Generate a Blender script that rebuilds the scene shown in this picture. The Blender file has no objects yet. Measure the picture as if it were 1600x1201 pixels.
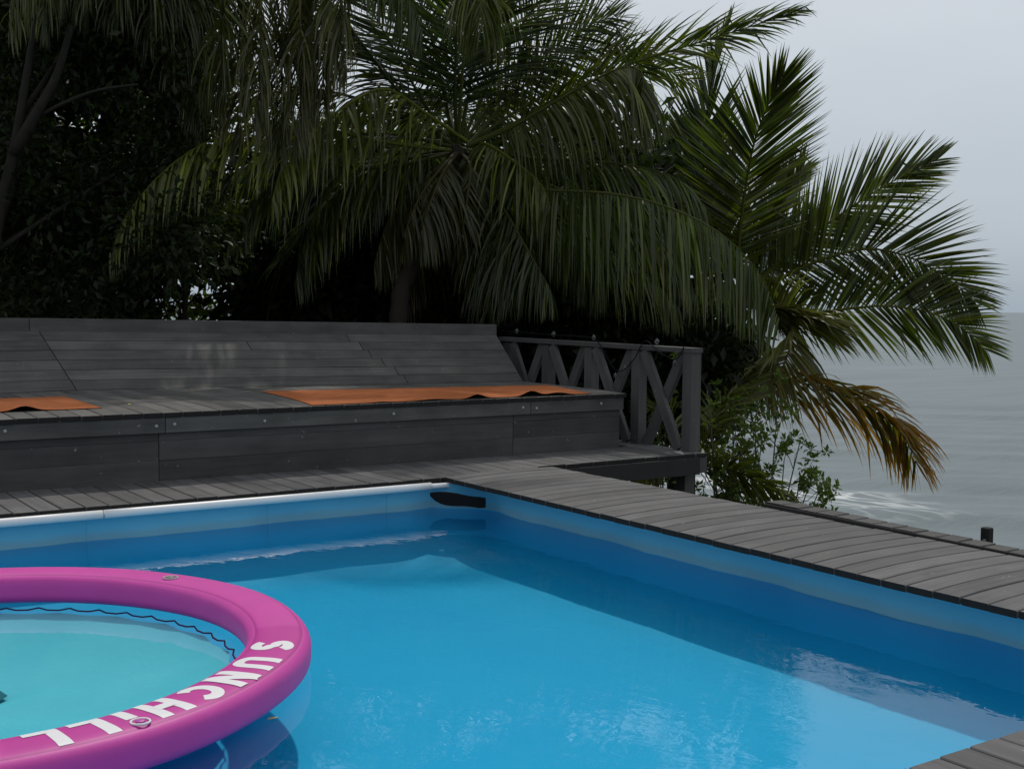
import bpy, math, random
import numpy as np
from mathutils import Vector, Matrix

random.seed(7)
rng = np.random.default_rng(7)
scene = bpy.context.scene
col = scene.collection
R = math.radians

# ------------------------------------------------------------------ camera
YAW, PITCH, ROLL, FPX, CAMH = R(34.31), R(3.656), R(0.549), 1904.5, 1.25
_f = np.array([math.sin(YAW)*math.cos(PITCH), math.cos(YAW)*math.cos(PITCH), -math.sin(PITCH)])
_r0 = np.array([math.cos(YAW), -math.sin(YAW), 0.0])
_u0 = np.cross(_r0, _f)
_r = math.cos(ROLL)*_r0 + math.sin(ROLL)*_u0
_u = -math.sin(ROLL)*_r0 + math.cos(ROLL)*_u0
CAM = np.array([0.0, 0.0, CAMH])
cam = bpy.data.cameras.new('camera')
cam.sensor_width = 36.0
cam.lens = FPX/1600*36.0
cam.clip_start = 0.05
cam.clip_end = 20000
camo = bpy.data.objects.new('camera', cam)
col.objects.link(camo)
m = Matrix(((_r[0], _u[0], -_f[0], 0), (_r[1], _u[1], -_f[1], 0), (_r[2], _u[2], -_f[2], CAMH), (0, 0, 0, 1)))
camo.matrix_world = m
scene.camera = camo

def P(x, y, d):
    """pixel of the photograph + distance along the view axis -> world point"""
    return CAM + d*(_f + _r*(x-800)/FPX - _u*(y-600.5)/FPX)

# ------------------------------------------------------------------ sky and sun
SUN_AZ = math.atan2(0.60, 0.80)          # clockwise from +Y
SUN_EL = R(55.5)
world = bpy.data.worlds.new('World')
scene.world = world
world.use_nodes = True
nt = world.node_tree
nt.nodes.clear()
def N(nt, typ, **kw):
    n = nt.nodes.new(typ)
    for k, v in kw.items():
        setattr(n, k, v)
    return n
out = N(nt, 'ShaderNodeOutputWorld')
bg = N(nt, 'ShaderNodeBackground')
sky = N(nt, 'ShaderNodeTexSky')
sky.sky_type = 'NISHITA'
sky.sun_disc = False
sky.sun_elevation = SUN_EL
sky.sun_rotation = SUN_AZ
sky.air_density = 1.2
sky.dust_density = 4.0
sky.ozone_density = 1.0
hs = N(nt, 'ShaderNodeHueSaturation')
hs.inputs['Saturation'].default_value = 0.75
tc = N(nt, 'ShaderNodeTexCoord')
sep = N(nt, 'ShaderNodeSeparateXYZ')
ramp = N(nt, 'ShaderNodeValToRGB')
ramp.color_ramp.elements[0].position = 0.0
ramp.color_ramp.elements[0].color = (3.9, 4.7, 5.5, 1)
ramp.color_ramp.elements[1].position = 1.0
ramp.color_ramp.elements[1].color = (5.8, 6.15, 6.6, 1)
e = ramp.color_ramp.elements.new(0.12)
e.color = (4.75, 5.45, 6.25, 1)
e = ramp.color_ramp.elements.new(0.27)
e.color = (6.0, 6.45, 7.0, 1)
nz = N(nt, 'ShaderNodeTexNoise')
nz.inputs['Scale'].default_value = 2.2
nz.inputs['Detail'].default_value = 4
nz.inputs['Roughness'].default_value = 0.5
cl = N(nt, 'ShaderNodeMapRange')
cl.inputs['From Min'].default_value = 0.3
cl.inputs['From Max'].default_value = 0.7
cl.inputs['To Min'].default_value = 0.93
cl.inputs['To Max'].default_value = 1.07
mulc = N(nt, 'ShaderNodeVectorMath', operation='SCALE')
mix = N(nt, 'ShaderNodeMix', data_type='RGBA')
mix.inputs['Factor'].default_value = 0.8
L = nt.links.new
L(tc.outputs['Generated'], sep.inputs[0])
L(sep.outputs['Z'], ramp.inputs[0])
mp = N(nt, 'ShaderNodeMapping')
mp.inputs['Scale'].default_value = (1, 1, 3.0)
L(tc.outputs['Generated'], mp.inputs[0])
L(mp.outputs[0], nz.inputs['Vector'])
L(nz.outputs[0], cl.inputs[0])
L(ramp.outputs[0], mulc.inputs[0])
L(cl.outputs[0], mulc.inputs['Scale'])
L(sky.outputs[0], hs.inputs['Color'])
L(hs.outputs[0], mix.inputs['A'])
L(mulc.outputs[0], mix.inputs['B'])
L(mix.outputs['Result'], bg.inputs['Color'])
bg.inputs['Strength'].default_value = 0.107
L(bg.outputs[0], out.inputs[0])

sun = bpy.data.lights.new('sun', 'SUN')
sun.energy = 1.65
sun.angle = R(1.3)
sun.color = (1.0, 0.95, 0.87)
suno = bpy.data.objects.new('sun', sun)
col.objects.link(suno)
to_sun = Vector((math.sin(SUN_AZ)*math.cos(SUN_EL), math.cos(SUN_AZ)*math.cos(SUN_EL), math.sin(SUN_EL)))
suno.rotation_euler = to_sun.to_track_quat('Z', 'Y').to_euler()
suno.location = (10, -10, 20)

scene.render.engine = 'CYCLES'
scene.view_settings.view_transform = 'Standard'
scene.view_settings.look = 'None'
scene.view_settings.exposure = 0.0
scene.view_settings.gamma = 1.0
scene.cycles.max_bounces = 8
scene.cycles.transparent_max_bounces = 12

# ------------------------------------------------------------------ materials
def new_mat(name):
    mt = bpy.data.materials.new(name)
    mt.use_nodes = True
    t = mt.node_tree
    b = t.nodes['Principled BSDF']
    return mt, t, b

def setp(b, **kw):
    for k, v in kw.items():
        k = k.replace('_', ' ')
        b.inputs[k].default_value = v if not isinstance(v, tuple) or len(v) == 4 else (*v, 1)

def plain(name, color, rough=0.6, spec=0.4, noise=0.0, nscale=20, bump=0.0):
    mt, t, b = new_mat(name)
    setp(b, Base_Color=color, Roughness=rough)
    b.inputs['Specular IOR Level'].default_value = spec
    if noise or bump:
        c = N(t, 'ShaderNodeTexCoord')
        n = N(t, 'ShaderNodeTexNoise')
        n.inputs['Scale'].default_value = nscale
        n.inputs['Detail'].default_value = 5
        t.links.new(c.outputs['Object'], n.inputs['Vector'])
        if noise:
            mr = N(t, 'ShaderNodeMapRange')
            mr.inputs['To Min'].default_value = 1-noise
            mr.inputs['To Max'].default_value = 1+noise
            t.links.new(n.outputs[0], mr.inputs[0])
            vm = N(t, 'ShaderNodeVectorMath', operation='SCALE')
            vm.inputs[0].default_value = color[:3]
            t.links.new(mr.outputs[0], vm.inputs['Scale'])
            t.links.new(vm.outputs[0], b.inputs['Base Color'])
        if bump:
            bp = N(t, 'ShaderNodeBump')
            bp.inputs['Strength'].default_value = bump
            bp.inputs['Distance'].default_value = 0.01
            t.links.new(n.outputs[0], bp.inputs['Height'])
            t.links.new(bp.outputs[0], b.inputs['Normal'])
    return mt

def wood(name, c1, c2, speck=0.5, rough=0.72):
    """weathered board: grain along local Y, a tone of its own for each board, pale specks"""
    mt, t, b = new_mat(name)
    lk = t.links.new
    c = N(t, 'ShaderNodeTexCoord')
    oi = N(t, 'ShaderNodeObjectInfo')
    off = N(t, 'ShaderNodeVectorMath', operation='SCALE')
    off.inputs[0].default_value = (37.0, 91.0, 53.0)
    lk(oi.outputs['Random'], off.inputs['Scale'])
    ad = N(t, 'ShaderNodeVectorMath', operation='ADD')
    lk(c.outputs['Object'], ad.inputs[0])
    lk(off.outputs[0], ad.inputs[1])
    m1 = N(t, 'ShaderNodeMapping')
    m1.inputs['Scale'].default_value = (34, 1.5, 17)
    lk(ad.outputs[0], m1.inputs[0])
    g = N(t, 'ShaderNodeTexNoise')
    g.inputs['Scale'].default_value = 1.0
    g.inputs['Detail'].default_value = 6
    g.inputs['Roughness'].default_value = 0.65
    lk(m1.outputs[0], g.inputs['Vector'])
    bl = N(t, 'ShaderNodeTexNoise')
    bl.inputs['Scale'].default_value = 3.5
    bl.inputs['Detail'].default_value = 4
    lk(ad.outputs[0], bl.inputs['Vector'])
    mx = N(t, 'ShaderNodeMix', data_type='RGBA')
    mx.inputs['A'].default_value = (*c1, 1)
    mx.inputs['B'].default_value = (*c2, 1)
    av = N(t, 'ShaderNodeMath', operation='MULTIPLY_ADD')
    av.inputs[1].default_value = 0.6
    lk(g.outputs[0], av.inputs[0])
    bm = N(t, 'ShaderNodeMath', operation='MULTIPLY')
    bm.inputs[1].default_value = 0.45
    lk(bl.outputs[0], bm.inputs[0])
    lk(bm.outputs[0], av.inputs[2])
    mr0 = N(t, 'ShaderNodeMapRange')
    mr0.inputs['From Min'].default_value = 0.3
    mr0.inputs['From Max'].default_value = 0.75
    lk(av.outputs[0], mr0.inputs[0])
    lk(mr0.outputs[0], mx.inputs['Factor'])
    tone = N(t, 'ShaderNodeMapRange')
    tone.inputs['To Min'].default_value = 0.78
    tone.inputs['To Max'].default_value = 1.22
    lk(oi.outputs['Random'], tone.inputs[0])
    sc = N(t, 'ShaderNodeVectorMath', operation='SCALE')
    lk(mx.outputs['Result'], sc.inputs[0])
    lk(tone.outputs[0], sc.inputs['Scale'])
    # pale scuffs and droppings
    sp = N(t, 'ShaderNodeTexNoise')
    sp.inputs['Scale'].default_value = 26
    sp.inputs['Detail'].default_value = 3
    m2 = N(t, 'ShaderNodeMapping')
    m2.inputs['Scale'].default_value = (1.6, 0.8, 1)
    lk(ad.outputs[0], m2.inputs[0])
    lk(m2.outputs[0], sp.inputs['Vector'])
    sr = N(t, 'ShaderNodeMapRange')
    sr.inputs['From Min'].default_value = 0.70
    sr.inputs['From Max'].default_value = 0.78
    sr.inputs['To Max'].default_value = speck
    lk(sp.outputs[0], sr.inputs[0])
    m3 = N(t, 'ShaderNodeMix', data_type='RGBA')
    m3.inputs['B'].default_value = (0.32, 0.32, 0.31, 1)
    lk(sc.outputs[0], m3.inputs['A'])
    lk(sr.outputs[0], m3.inputs['Factor'])
    lk(m3.outputs['Result'], b.inputs['Base Color'])
    bp = N(t, 'ShaderNodeBump')
    bp.inputs['Strength'].default_value = 0.35
    bp.inputs['Distance'].default_value = 0.004
    lk(g.outputs[0], bp.inputs['Height'])
    lk(bp.outputs[0], b.inputs['Normal'])
    b.inputs['Roughness'].default_value = rough
    b.inputs['Specular IOR Level'].default_value = 0.3
    return mt

M = {}
M['deck'] = wood('weathered_deck_wood', (0.054, 0.052, 0.053), (0.136, 0.132, 0.130), 0.7)
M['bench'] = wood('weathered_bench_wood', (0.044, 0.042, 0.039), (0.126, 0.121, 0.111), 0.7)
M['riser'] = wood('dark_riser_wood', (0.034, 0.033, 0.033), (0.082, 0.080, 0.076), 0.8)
M['rail'] = wood('railing_wood', (0.05, 0.049, 0.047), (0.1, 0.098, 0.093), 0.5)
M['end'] = plain('shade_toned_end_grain', (0.022, 0.021, 0.02), 0.9, 0.15, 0.4, 40)  # end grain toned darker, shade on the plank ends put into its colour
M['under'] = plain('dark_understructure_wood', (0.03, 0.029, 0.028), 0.85, 0.2, 0.3, 6)
M['steel'] = plain('bolt_steel', (0.32, 0.32, 0.31), 0.4, 0.5)
M['white_pipe'] = plain('white_pool_tube', (0.76, 0.76, 0.75), 0.4, 0.5, 0.05, 8)
M['black'] = plain('black_plastic', (0.008, 0.008, 0.009), 0.8, 0.15)
M['leaf_litter'] = plain('yellow_fallen_leaf', (0.42, 0.33, 0.06), 0.6, 0.3, 0.2, 60)
M['trunk'] = plain('palm_bark', (0.027, 0.022, 0.017), 0.9, 0.15, 0.45, 9, 0.6)
M['bark'] = plain('tree_bark', (0.025, 0.022, 0.018), 0.9, 0.15, 0.4, 14, 0.6)
M['twig'] = plain('shrub_twig', (0.08, 0.07, 0.055), 0.85, 0.2, 0.3, 20)

def leaf_mat(name, transl, rough=0.42, spec=0.5):
    mt, t, b = new_mat(name)
    lk = t.links.new
    at = N(t, 'ShaderNodeAttribute', attribute_name='tint')
    lk(at.outputs['Color'], b.inputs['Base Color'])
    b.inputs['Roughness'].default_value = rough
    b.inputs['Specular IOR Level'].default_value = spec
    tr = N(t, 'ShaderNodeBsdfTranslucent')
    sc = N(t, 'ShaderNodeVectorMath', operation='MULTIPLY')
    sc.inputs[1].default_value = (1.5, 1.75, 0.7)
    lk(at.outputs['Color'], sc.inputs[0])
    lk(sc.outputs[0], tr.inputs['Color'])
    ms = N(t, 'ShaderNodeMixShader')
    ms.inputs[0].default_value = transl
    lk(b.outputs[0], ms.inputs[1])
    lk(tr.outputs[0], ms.inputs[2])
    lk(ms.outputs[0], t.nodes['Material Output'].inputs[0])
    return mt
M['frond'] = leaf_mat('palm_leaf', 0.36, 0.30, 0.42)
M['rib'] = leaf_mat('palm_midrib', 0.0, 0.75, 0.12)
M['leaf'] = leaf_mat('broad_leaf', 0.42, 0.5, 0.25)

# orange mat
def mat_orange():
    mt, t, b = new_mat('orange_mat_fabric')
    lk = t.links.new
    c = N(t, 'ShaderNodeTexCoord')
    w = N(t, 'ShaderNodeTexWave')
    w.inputs['Scale'].default_value = 14
    w.inputs['Distortion'].default_value = 1.5
    n = N(t, 'ShaderNodeTexNoise')
    n.inputs['Scale'].default_value = 5
    n.inputs['Detail'].default_value = 6
    lk(c.outputs['Object'], w.inputs['Vector'])
    lk(c.outputs['Object'], n.inputs['Vector'])
    mx = N(t, 'ShaderNodeMix', data_type='RGBA')
    mx.inputs['A'].default_value = (0.33, 0.10, 0.034, 1)
    mx.inputs['B'].default_value = (0.45, 0.145, 0.05, 1)
    lk(n.outputs[0], mx.inputs['Factor'])
    lk(mx.outputs['Result'], b.inputs['Base Color'])
    bp = N(t, 'ShaderNodeBump')
    bp.inputs['Strength'].default_value = 0.35
    bp.inputs['Distance'].default_value = 0.01
    lk(w.outputs[0], bp.inputs['Height'])
    lk(bp.outputs[0], b.inputs['Normal'])
    b.inputs['Roughness'].default_value = 0.85
    b.inputs['Specular IOR Level'].default_value = 0.15
    return mt
M['orange'] = mat_orange()
M['mat_back'] = plain('mat_dark_underside', (0.01, 0.009, 0.009), 0.9, 0.1)

# ------------------------------------------------------------------ mesh helpers
def mesh_np(name, verts, faces, mats, tint=None, midx=None, smooth=False):
    """verts (n,3), faces = list of int arrays (k, 3 or 4)"""
    me = bpy.data.meshes.new(name)
    verts = np.asarray(verts, dtype=np.float32)
    if not isinstance(faces, list):
        faces = [faces]
    faces = [np.asarray(f, dtype=np.int32) for f in faces if len(f)]
    nl = sum(f.size for f in faces)
    nf = sum(len(f) for f in faces)
    me.vertices.add(len(verts))
    me.vertices.foreach_set('co', verts.ravel())
    me.loops.add(nl)
    me.loops.foreach_set('vertex_index', np.concatenate([f.ravel() for f in faces]))
    me.polygons.add(nf)
    tot = np.concatenate([np.full(len(f), f.shape[1], np.int32) for f in faces])
    st = np.concatenate([[0], np.cumsum(tot)[:-1]]).astype(np.int32)
    me.polygons.foreach_set('loop_start', st)
    for mt in mats:
        me.materials.append(mt)
    if midx is not None:
        me.polygons.foreach_set('material_index', np.asarray(midx, np.int32))
    if smooth:
        me.polygons.foreach_set('use_smooth', np.ones(nf, bool))
    if tint is not None:
        a = me.attributes.new('tint', 'FLOAT_COLOR', 'POINT')
        t4 = np.ones((len(verts), 4), np.float32)
        t4[:, :3] = tint
        a.data.foreach_set('color', t4.ravel())
    me.update(calc_edges=True)
    me.validate()
    return me

def link(name, me, parent=None, loc=None, mw=None):
    o = bpy.data.objects.new(name, me)
    col.objects.link(o)
    if parent is not None:
        o.parent = parent
    if mw is not None:
        o.matrix_local = mw
    elif loc is not None:
        o.location = loc
    return o

def empty(name, loc=(0, 0, 0)):
    o = bpy.data.objects.new(name, None)
    o.empty_display_size = 0.2
    col.objects.link(o)
    o.location = loc
    return o

def tag(o, label=None, cat=None, group=None, kind=None):
    if label: o['label'] = label
    if cat: o['category'] = cat
    if group: o['group'] = group
    if kind: o['kind'] = kind
    return o

class MB:
    def __init__(s):
        s.v, s.f, s.m = [], [], []
    def add(s, v, f, m=0):
        o = len(s.v)
        s.v += [tuple(map(float, p)) for p in v]
        s.f += [tuple(i+o for i in q) for q in f]
        s.m += [m]*len(f)
    def box(s, a, b, m=0):
        x0, y0, z0 = a; x1, y1, z1 = b
        s.add([(x0,y0,z0),(x1,y0,z0),(x1,y1,z0),(x0,y1,z0),(x0,y0,z1),(x1,y0,z1),(x1,y1,z1),(x0,y1,z1)],
              [(0,3,2,1),(4,5,6,7),(0,1,5,4),(1,2,6,5),(2,3,7,6),(3,0,4,7)], m)
    def tube(s, pts, rad, seg=8, m=0, caps=True):
        pts = [np.array(p, float) for p in pts]
        n = len(pts)
        rad = [rad]*n if np.isscalar(rad) else list(rad)
        rings = []
        ref = None
        for i in range(n):
            t = pts[min(i+1, n-1)]-pts[max(i-1, 0)]
            t /= np.linalg.norm(t)+1e-9
            if ref is None:
                ref = np.array([0, 0, 1.]) if abs(t[2]) < .9 else np.array([1., 0, 0])
            a = np.cross(t, ref); a /= np.linalg.norm(a)
            b = np.cross(a, t)
            ref = b
            rings.append([pts[i]+rad[i]*(math.cos(2*math.pi*k/seg)*a+math.sin(2*math.pi*k/seg)*b) for k in range(seg)])
        v = [p for r_ in rings for p in r_]
        f = []
        for i in range(n-1):
            for k in range(seg):
                k2 = (k+1) % seg
                f.append((i*seg+k, i*seg+k2, (i+1)*seg+k2, (i+1)*seg+k))
        if caps:
            f.append(tuple(range(seg-1, -1, -1)))
            f.append(tuple((n-1)*seg+k for k in range(seg)))
        s.add(v, f, m)
    def build(s, name, mats, parent=None, loc=None, smooth=False):
        me = bpy.data.meshes.new(name)
        me.from_pydata(s.v, [], s.f)
        for mt in (mats if isinstance(mats, list) else [mats]):
            me.materials.append(mt)
        me.polygons.foreach_set('material_index', s.m)
        if smooth:
            me.polygons.foreach_set('use_smooth', [True]*len(s.f))
        me.update()
        return link(name, me, parent, loc)

_cache = {}
def board_mesh(name, ln, w, t, mt, prof=None, key=None, seg=1, bev=0.004):
    """board along +Y from 0 to ln, width along X (centred), top at z=0; prof(y) lifts it"""
    k = (name, round(ln, 3), round(w, 4), round(t, 4), mt.name, key, seg)
    if k in _cache:
        return _cache[k]
    h = w/2
    sec = [(-h, -t), (-h, -bev), (-h+bev, 0), (h-bev, 0), (h, -bev), (h, -t)]
    v, f = [], []
    for i in range(seg+1):
        y = ln*i/seg
        z = prof(y) if prof else 0.0
        v += [(x, y, zz+z) for x, zz in sec]
    n = len(sec)
    for i in range(seg):
        for j in range(n):
            j2 = (j+1) % n
            f.append((i*n+j, (i+1)*n+j, (i+1)*n+j2, i*n+j2))
    f.append(tuple(range(n)))
    f.append(tuple(seg*n+j for j in range(n-1, -1, -1)))
    me = bpy.data.meshes.new(name)
    me.from_pydata(v, [], f)
    me.materials.append(mt)
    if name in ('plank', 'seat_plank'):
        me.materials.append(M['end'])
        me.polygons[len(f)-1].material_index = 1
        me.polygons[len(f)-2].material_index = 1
    me.update()
    _cache[k] = me
    return me

def frame(o, ydir, zdir):
    y = Vector(ydir).normalized()
    z = Vector(zdir)
    z = (z - y*z.dot(y)).normalized()
    x = y.cross(z)
    return Matrix(((x.x, y.x, z.x, o[0]), (x.y, y.y, z.y, o[1]), (x.z, y.z, z.z, o[2]), (0, 0, 0, 1)))

def board(name, A, B, up, w, t, mt, parent, **kw):
    A = Vector(A); B = Vector(B)
    me = board_mesh(name, (B-A).length, w, t, mt, **kw)
    return link(name, me, parent, mw=frame(A, B-A, up))

jit = lambda a: random.uniform(-a, a)

# ------------------------------------------------------------------ terrain and sea
SEA = -7.0
def terrain():
    xs = np.concatenate([np.linspace(-60, -6, 14), np.linspace(-4, 20, 49), np.linspace(22, 60, 12)])
    ys = np.concatenate([np.linspace(-60, -6, 14), np.linspace(-4, 34, 60), np.linspace(36, 90, 14)])
    X, Y = np.meshgrid(xs, ys)
    dx = np.clip((X-6.6)/7.5, 0, None)
    dy = np.clip((Y-15.5)/9.0, 0, None)
    d = np.hypot(dx, dy)
    Z = -1.5-7.5*np.clip(d, 0, 1.4)**1.15
    Z += 0.12*np.sin(X*1.3+Y*.7)+0.1*np.sin(Y*2.1-X*.4)
    Z = np.maximum(Z, -10.5)
    n, mcol = X.shape
    v = np.stack([X, Y, Z], -1).reshape(-1, 3)
    idx = np.arange(n*mcol).reshape(n, mcol)
    f = np.stack([idx[:-1, :-1], idx[:-1, 1:], idx[1:, 1:], idx[1:, :-1]], -1).reshape(-1, 4)
    return mesh_np('terrain', v, f, [plain('leafy_soil', (0.045, 0.038, 0.026), 0.95, 0.1, 0.5, 3, 0.5)], smooth=True)
tag(link('terrain', terrain()), kind='structure')

def sea_mat():
    mt, t, b = new_mat('grey_green_sea')
    lk = t.links.new
    g = N(t, 'ShaderNodeNewGeometry')
    # swell and chop
    mpn = N(t, 'ShaderNodeMapping')
    mpn.inputs['Rotation'].default_value = (0, 0, R(34))
    mpn.inputs['Scale'].default_value = (0.22, 0.75, 1)
    lk(g.outputs['Position'], mpn.inputs[0])
    n1 = N(t, 'ShaderNodeTexNoise')
    n1.inputs['Scale'].default_value = 0.8
    n1.inputs['Detail'].default_value = 8
    n1.inputs['Roughness'].default_value = 0.62
    lk(mpn.outputs[0], n1.inputs['Vector'])
    bp = N(t, 'ShaderNodeBump')
    bp.inputs['Strength'].default_value = 0.55
    bp.inputs['Distance'].default_value = 0.35
    lk(n1.outputs[0], bp.inputs['Height'])
    lk(bp.outputs[0], b.inputs['Normal'])
    # colour: silty patches
    n2 = N(t, 'ShaderNodeTexNoise')
    mpc = N(t, 'ShaderNodeMapping')
    mpc.inputs['Rotation'].default_value = (0, 0, R(34))
    mpc.inputs['Scale'].default_value = (0.05, 0.30, 1)
    lk(g.outputs['Position'], mpc.inputs[0])
    n2.inputs['Scale'].default_value = 0.9
    n2.inputs['Detail'].default_value = 7
    n2.inputs['Roughness'].default_value = 0.6
    lk(mpc.outputs[0], n2.inputs['Vector'])
    mx = N(t, 'ShaderNodeMix', data_type='RGBA')
    mx.inputs['A'].default_value = (0.085, 0.113, 0.120, 1)
    mx.inputs['B'].default_value = (0.192, 0.232, 0.242, 1)
    lk(n2.outputs[0], mx.inputs['Factor'])
    # foam lace where the swell breaks
    mp2 = N(t, 'ShaderNodeMapping')
    mp2.inputs['Rotation'].default_value = (0, 0, R(34))
    mp2.inputs['Scale'].default_value = (0.40, 0.12, 1)
    lk(g.outputs['Position'], mp2.inputs[0])
    wob = N(t, 'ShaderNodeTexNoise')
    wob.inputs['Scale'].default_value = 2.6
    wob.inputs['Detail'].default_value = 3
    lk(mp2.outputs[0], wob.inputs['Vector'])
    wadd = N(t, 'ShaderNodeMix', data_type='VECTOR')
    wadd.inputs['Factor'].default_value = 0.35
    lk(mp2.outputs[0], wadd.inputs['A'])
    lk(wob.outputs['Color'], wadd.inputs['B'])
    vo = N(t, 'ShaderNodeTexVoronoi', feature='DISTANCE_TO_EDGE')
    vo.inputs['Scale'].default_value = 3.6
    lk(wadd.outputs['Result'], vo.inputs['Vector'])
    vr = N(t, 'ShaderNodeMapRange')
    vr.inputs['From Min'].default_value = 0.13
    vr.inputs['From Max'].default_value = 0.02
    lk(vo.outputs['Distance'], vr.inputs[0])
    dist = N(t, 'ShaderNodeVectorMath', operation='SUBTRACT')
    dist.inputs[1].default_value = (41.6, 38.6, SEA)
    lk(g.outputs['Position'], dist.inputs[0])
    rot = N(t, 'ShaderNodeMapping')
    rot.inputs['Rotation'].default_value = (0, 0, R(34))
    rot.inputs['Scale'].default_value = (0.24, 0.11, 0)
    lk(dist.outputs[0], rot.inputs[0])
    ln = N(t, 'ShaderNodeVectorMath', operation='LENGTH')
    lk(rot.outputs[0], ln.inputs[0])
    pn = N(t, 'ShaderNodeTexNoise')
    pn.inputs['Scale'].default_value = 0.35
    pn.inputs['Detail'].default_value = 4
    lk(g.outputs['Position'], pn.inputs['Vector'])
    sm = N(t, 'ShaderNodeMath', operation='ADD')
    lk(ln.outputs['Value'], sm.inputs[0])
    lk(pn.outputs[0], sm.inputs[1])
    fr = N(t, 'ShaderNodeMapRange')
    fr.inputs['From Min'].default_value = 1.55
    fr.inputs['From Max'].default_value = 0.75
    lk(sm.outputs[0], fr.inputs[0])
    fm = N(t, 'ShaderNodeMath', operation='MULTIPLY')
    lk(vr.outputs[0], fm.inputs[0])
    lk(fr.outputs[0], fm.inputs[1])
    mf = N(t, 'ShaderNodeMix', data_type='RGBA')
    mf.inputs['B'].default_value = (0.6, 0.61, 0.6, 1)
    lk(mx.outputs['Result'], mf.inputs['A'])
    lk(fm.outputs[0], mf.inputs['Factor'])
    lk(mf.outputs['Result'], b.inputs['Base Color'])
    b.inputs['Roughness'].default_value = 0.4
    b.inputs['Specular IOR Level'].default_value = 0.2
    b.inputs['IOR'].default_value = 1.33
    return mt

def sea():
    rr = np.concatenate([np.linspace(12, 110, 150), np.geomspace(112, 9000, 70)])
    aa = np.radians(np.linspace(-60, 130, 260))
    Rr, A = np.meshgrid(rr, aa, indexing='ij')
    X, Y = Rr*np.sin(A), Rr*np.cos(A)
    # swell running towards the shore
    k = np.array([math.sin(R(52)), math.cos(R(52))])
    s = X*k[0]+Y*k[1]
    q = -X*k[1]+Y*k[0]
    amp = 0.14*np.clip(1-Rr/260, 0, 1)
    Z = amp*(np.sin(s*.62+1.1*np.sin(q*.05)+.3)+.5*np.sin(s*1.13+.8*np.sin(q*.11))+.35*np.sin(s*2.0+q*.25))
    n, mm = X.shape
    v = np.stack([X, Y, Z+SEA], -1).reshape(-1, 3)
    idx = np.arange(n*mm).reshape(n, mm)
    f = np.stack([idx[:-1, :-1], idx[:-1, 1:], idx[1:, 1:], idx[1:, :-1]], -1).reshape(-1, 4)[:, ::-1]
    return mesh_np('sea', v, f, [sea_mat()], smooth=True)
tag(link('sea', sea()), kind='structure')

# ------------------------------------------------------------------ decks
PW, PG = 0.131, 0.14          # plank width and pitch
DT = 0.032                    # plank thickness
# back walk between pool and bench: planks run front to back
sub = MB()
for y in (7.72, 8.1, 8.36):
    sub.box((-1.2, y-.025, -.175), (7.22, y+.025, -.034))
back_deck = tag(sub.build('back_deck', M['under']), 'narrow grey plank walk between pool rim and bench', 'deck', kind='structure')
x = -1.2
i = 0
while x < 7.27:
    xc = x+PG/2
    y0 = 7.575+jit(.006) if xc > 4.0 else 7.572+jit(.006)
    if xc > 5.5: y0 = 7.73+jit(.006)
    y1 = 8.444
    if xc > 6.99: y1 = 10.9
    seg = 1
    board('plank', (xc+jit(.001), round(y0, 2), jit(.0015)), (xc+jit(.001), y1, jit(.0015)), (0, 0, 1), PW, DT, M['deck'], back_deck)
    x += PG
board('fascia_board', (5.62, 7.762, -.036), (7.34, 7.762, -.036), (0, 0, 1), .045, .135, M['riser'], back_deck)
for px_, py_ in ((7.255, 7.86), (7.255, 9.7), (6.85, 8.3), (5.9, 8.2)):
    board('support_post', (px_, py_, -5.5 if px_ > 7 else -2.6), (px_, py_, -.18), (0, -1, 0), .115, .115, M['rail'], back_deck)

# walk along the right side of the pool: planks run across, slightly crowned
sub = MB()
for xx in (4.86, 5.15, 5.45):
    sub.box((xx-.025, -2.0, -.17), (xx+.025, 7.55, -.036))
side_deck = tag(sub.build('side_deck', M['under']), 'plank walk along the open sea side of the pool', 'deck', kind='structure')
prof_side = lambda y: .026*(1-math.exp(-y/.32))-.012*(y/.975)**3
y = 7.565
while y > -1.5:
    yc = y-PG/2
    ln = .975
    z = .004+jit(.0015)
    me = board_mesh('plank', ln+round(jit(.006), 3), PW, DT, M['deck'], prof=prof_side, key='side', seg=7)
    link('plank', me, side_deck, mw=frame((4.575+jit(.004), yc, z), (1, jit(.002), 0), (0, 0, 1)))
    y -= PG
# low outer strip beyond it
sub = MB()
sub.box((5.62, 1.0, -.16), (5.69, 5.33, -.05))
outer = tag(sub.build('outer_walk', M['under']), 'low outer strip of planks above the sea', 'deck', kind='structure')
y = 5.36
while y > 1.0:
    z = .012+.036*max(0, min(1, (y-3.2)/2.1))
    board('plank', (5.575+jit(.006), y-PG/2, z+jit(.002)), (5.72+jit(.004), y-PG/2, z+jit(.002)), (0, 0, 1), PW, .045, M['riser'], outer)
    y -= PG
sub = MB()
board('edge_board', (5.57, 1.0, .004), (5.57, 5.34, .040), (0, 0, 1), .012, .11, M['under'], outer)

# near deck (the photographer's side)
sub = MB()
for yy in (1.9, 1.3, .6, -.2, -1.0):
    sub.box((-3.0, yy-.025, -.17), (4.55, yy+.025, -.036))
near_deck = tag(sub.build('near_deck', M['under']), 'plank terrace on the near side of the pool', 'deck', kind='structure')
x = 4.568
while x > -3:
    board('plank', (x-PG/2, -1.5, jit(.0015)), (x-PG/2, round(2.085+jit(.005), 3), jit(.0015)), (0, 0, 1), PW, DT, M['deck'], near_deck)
    x -= PG

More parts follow.
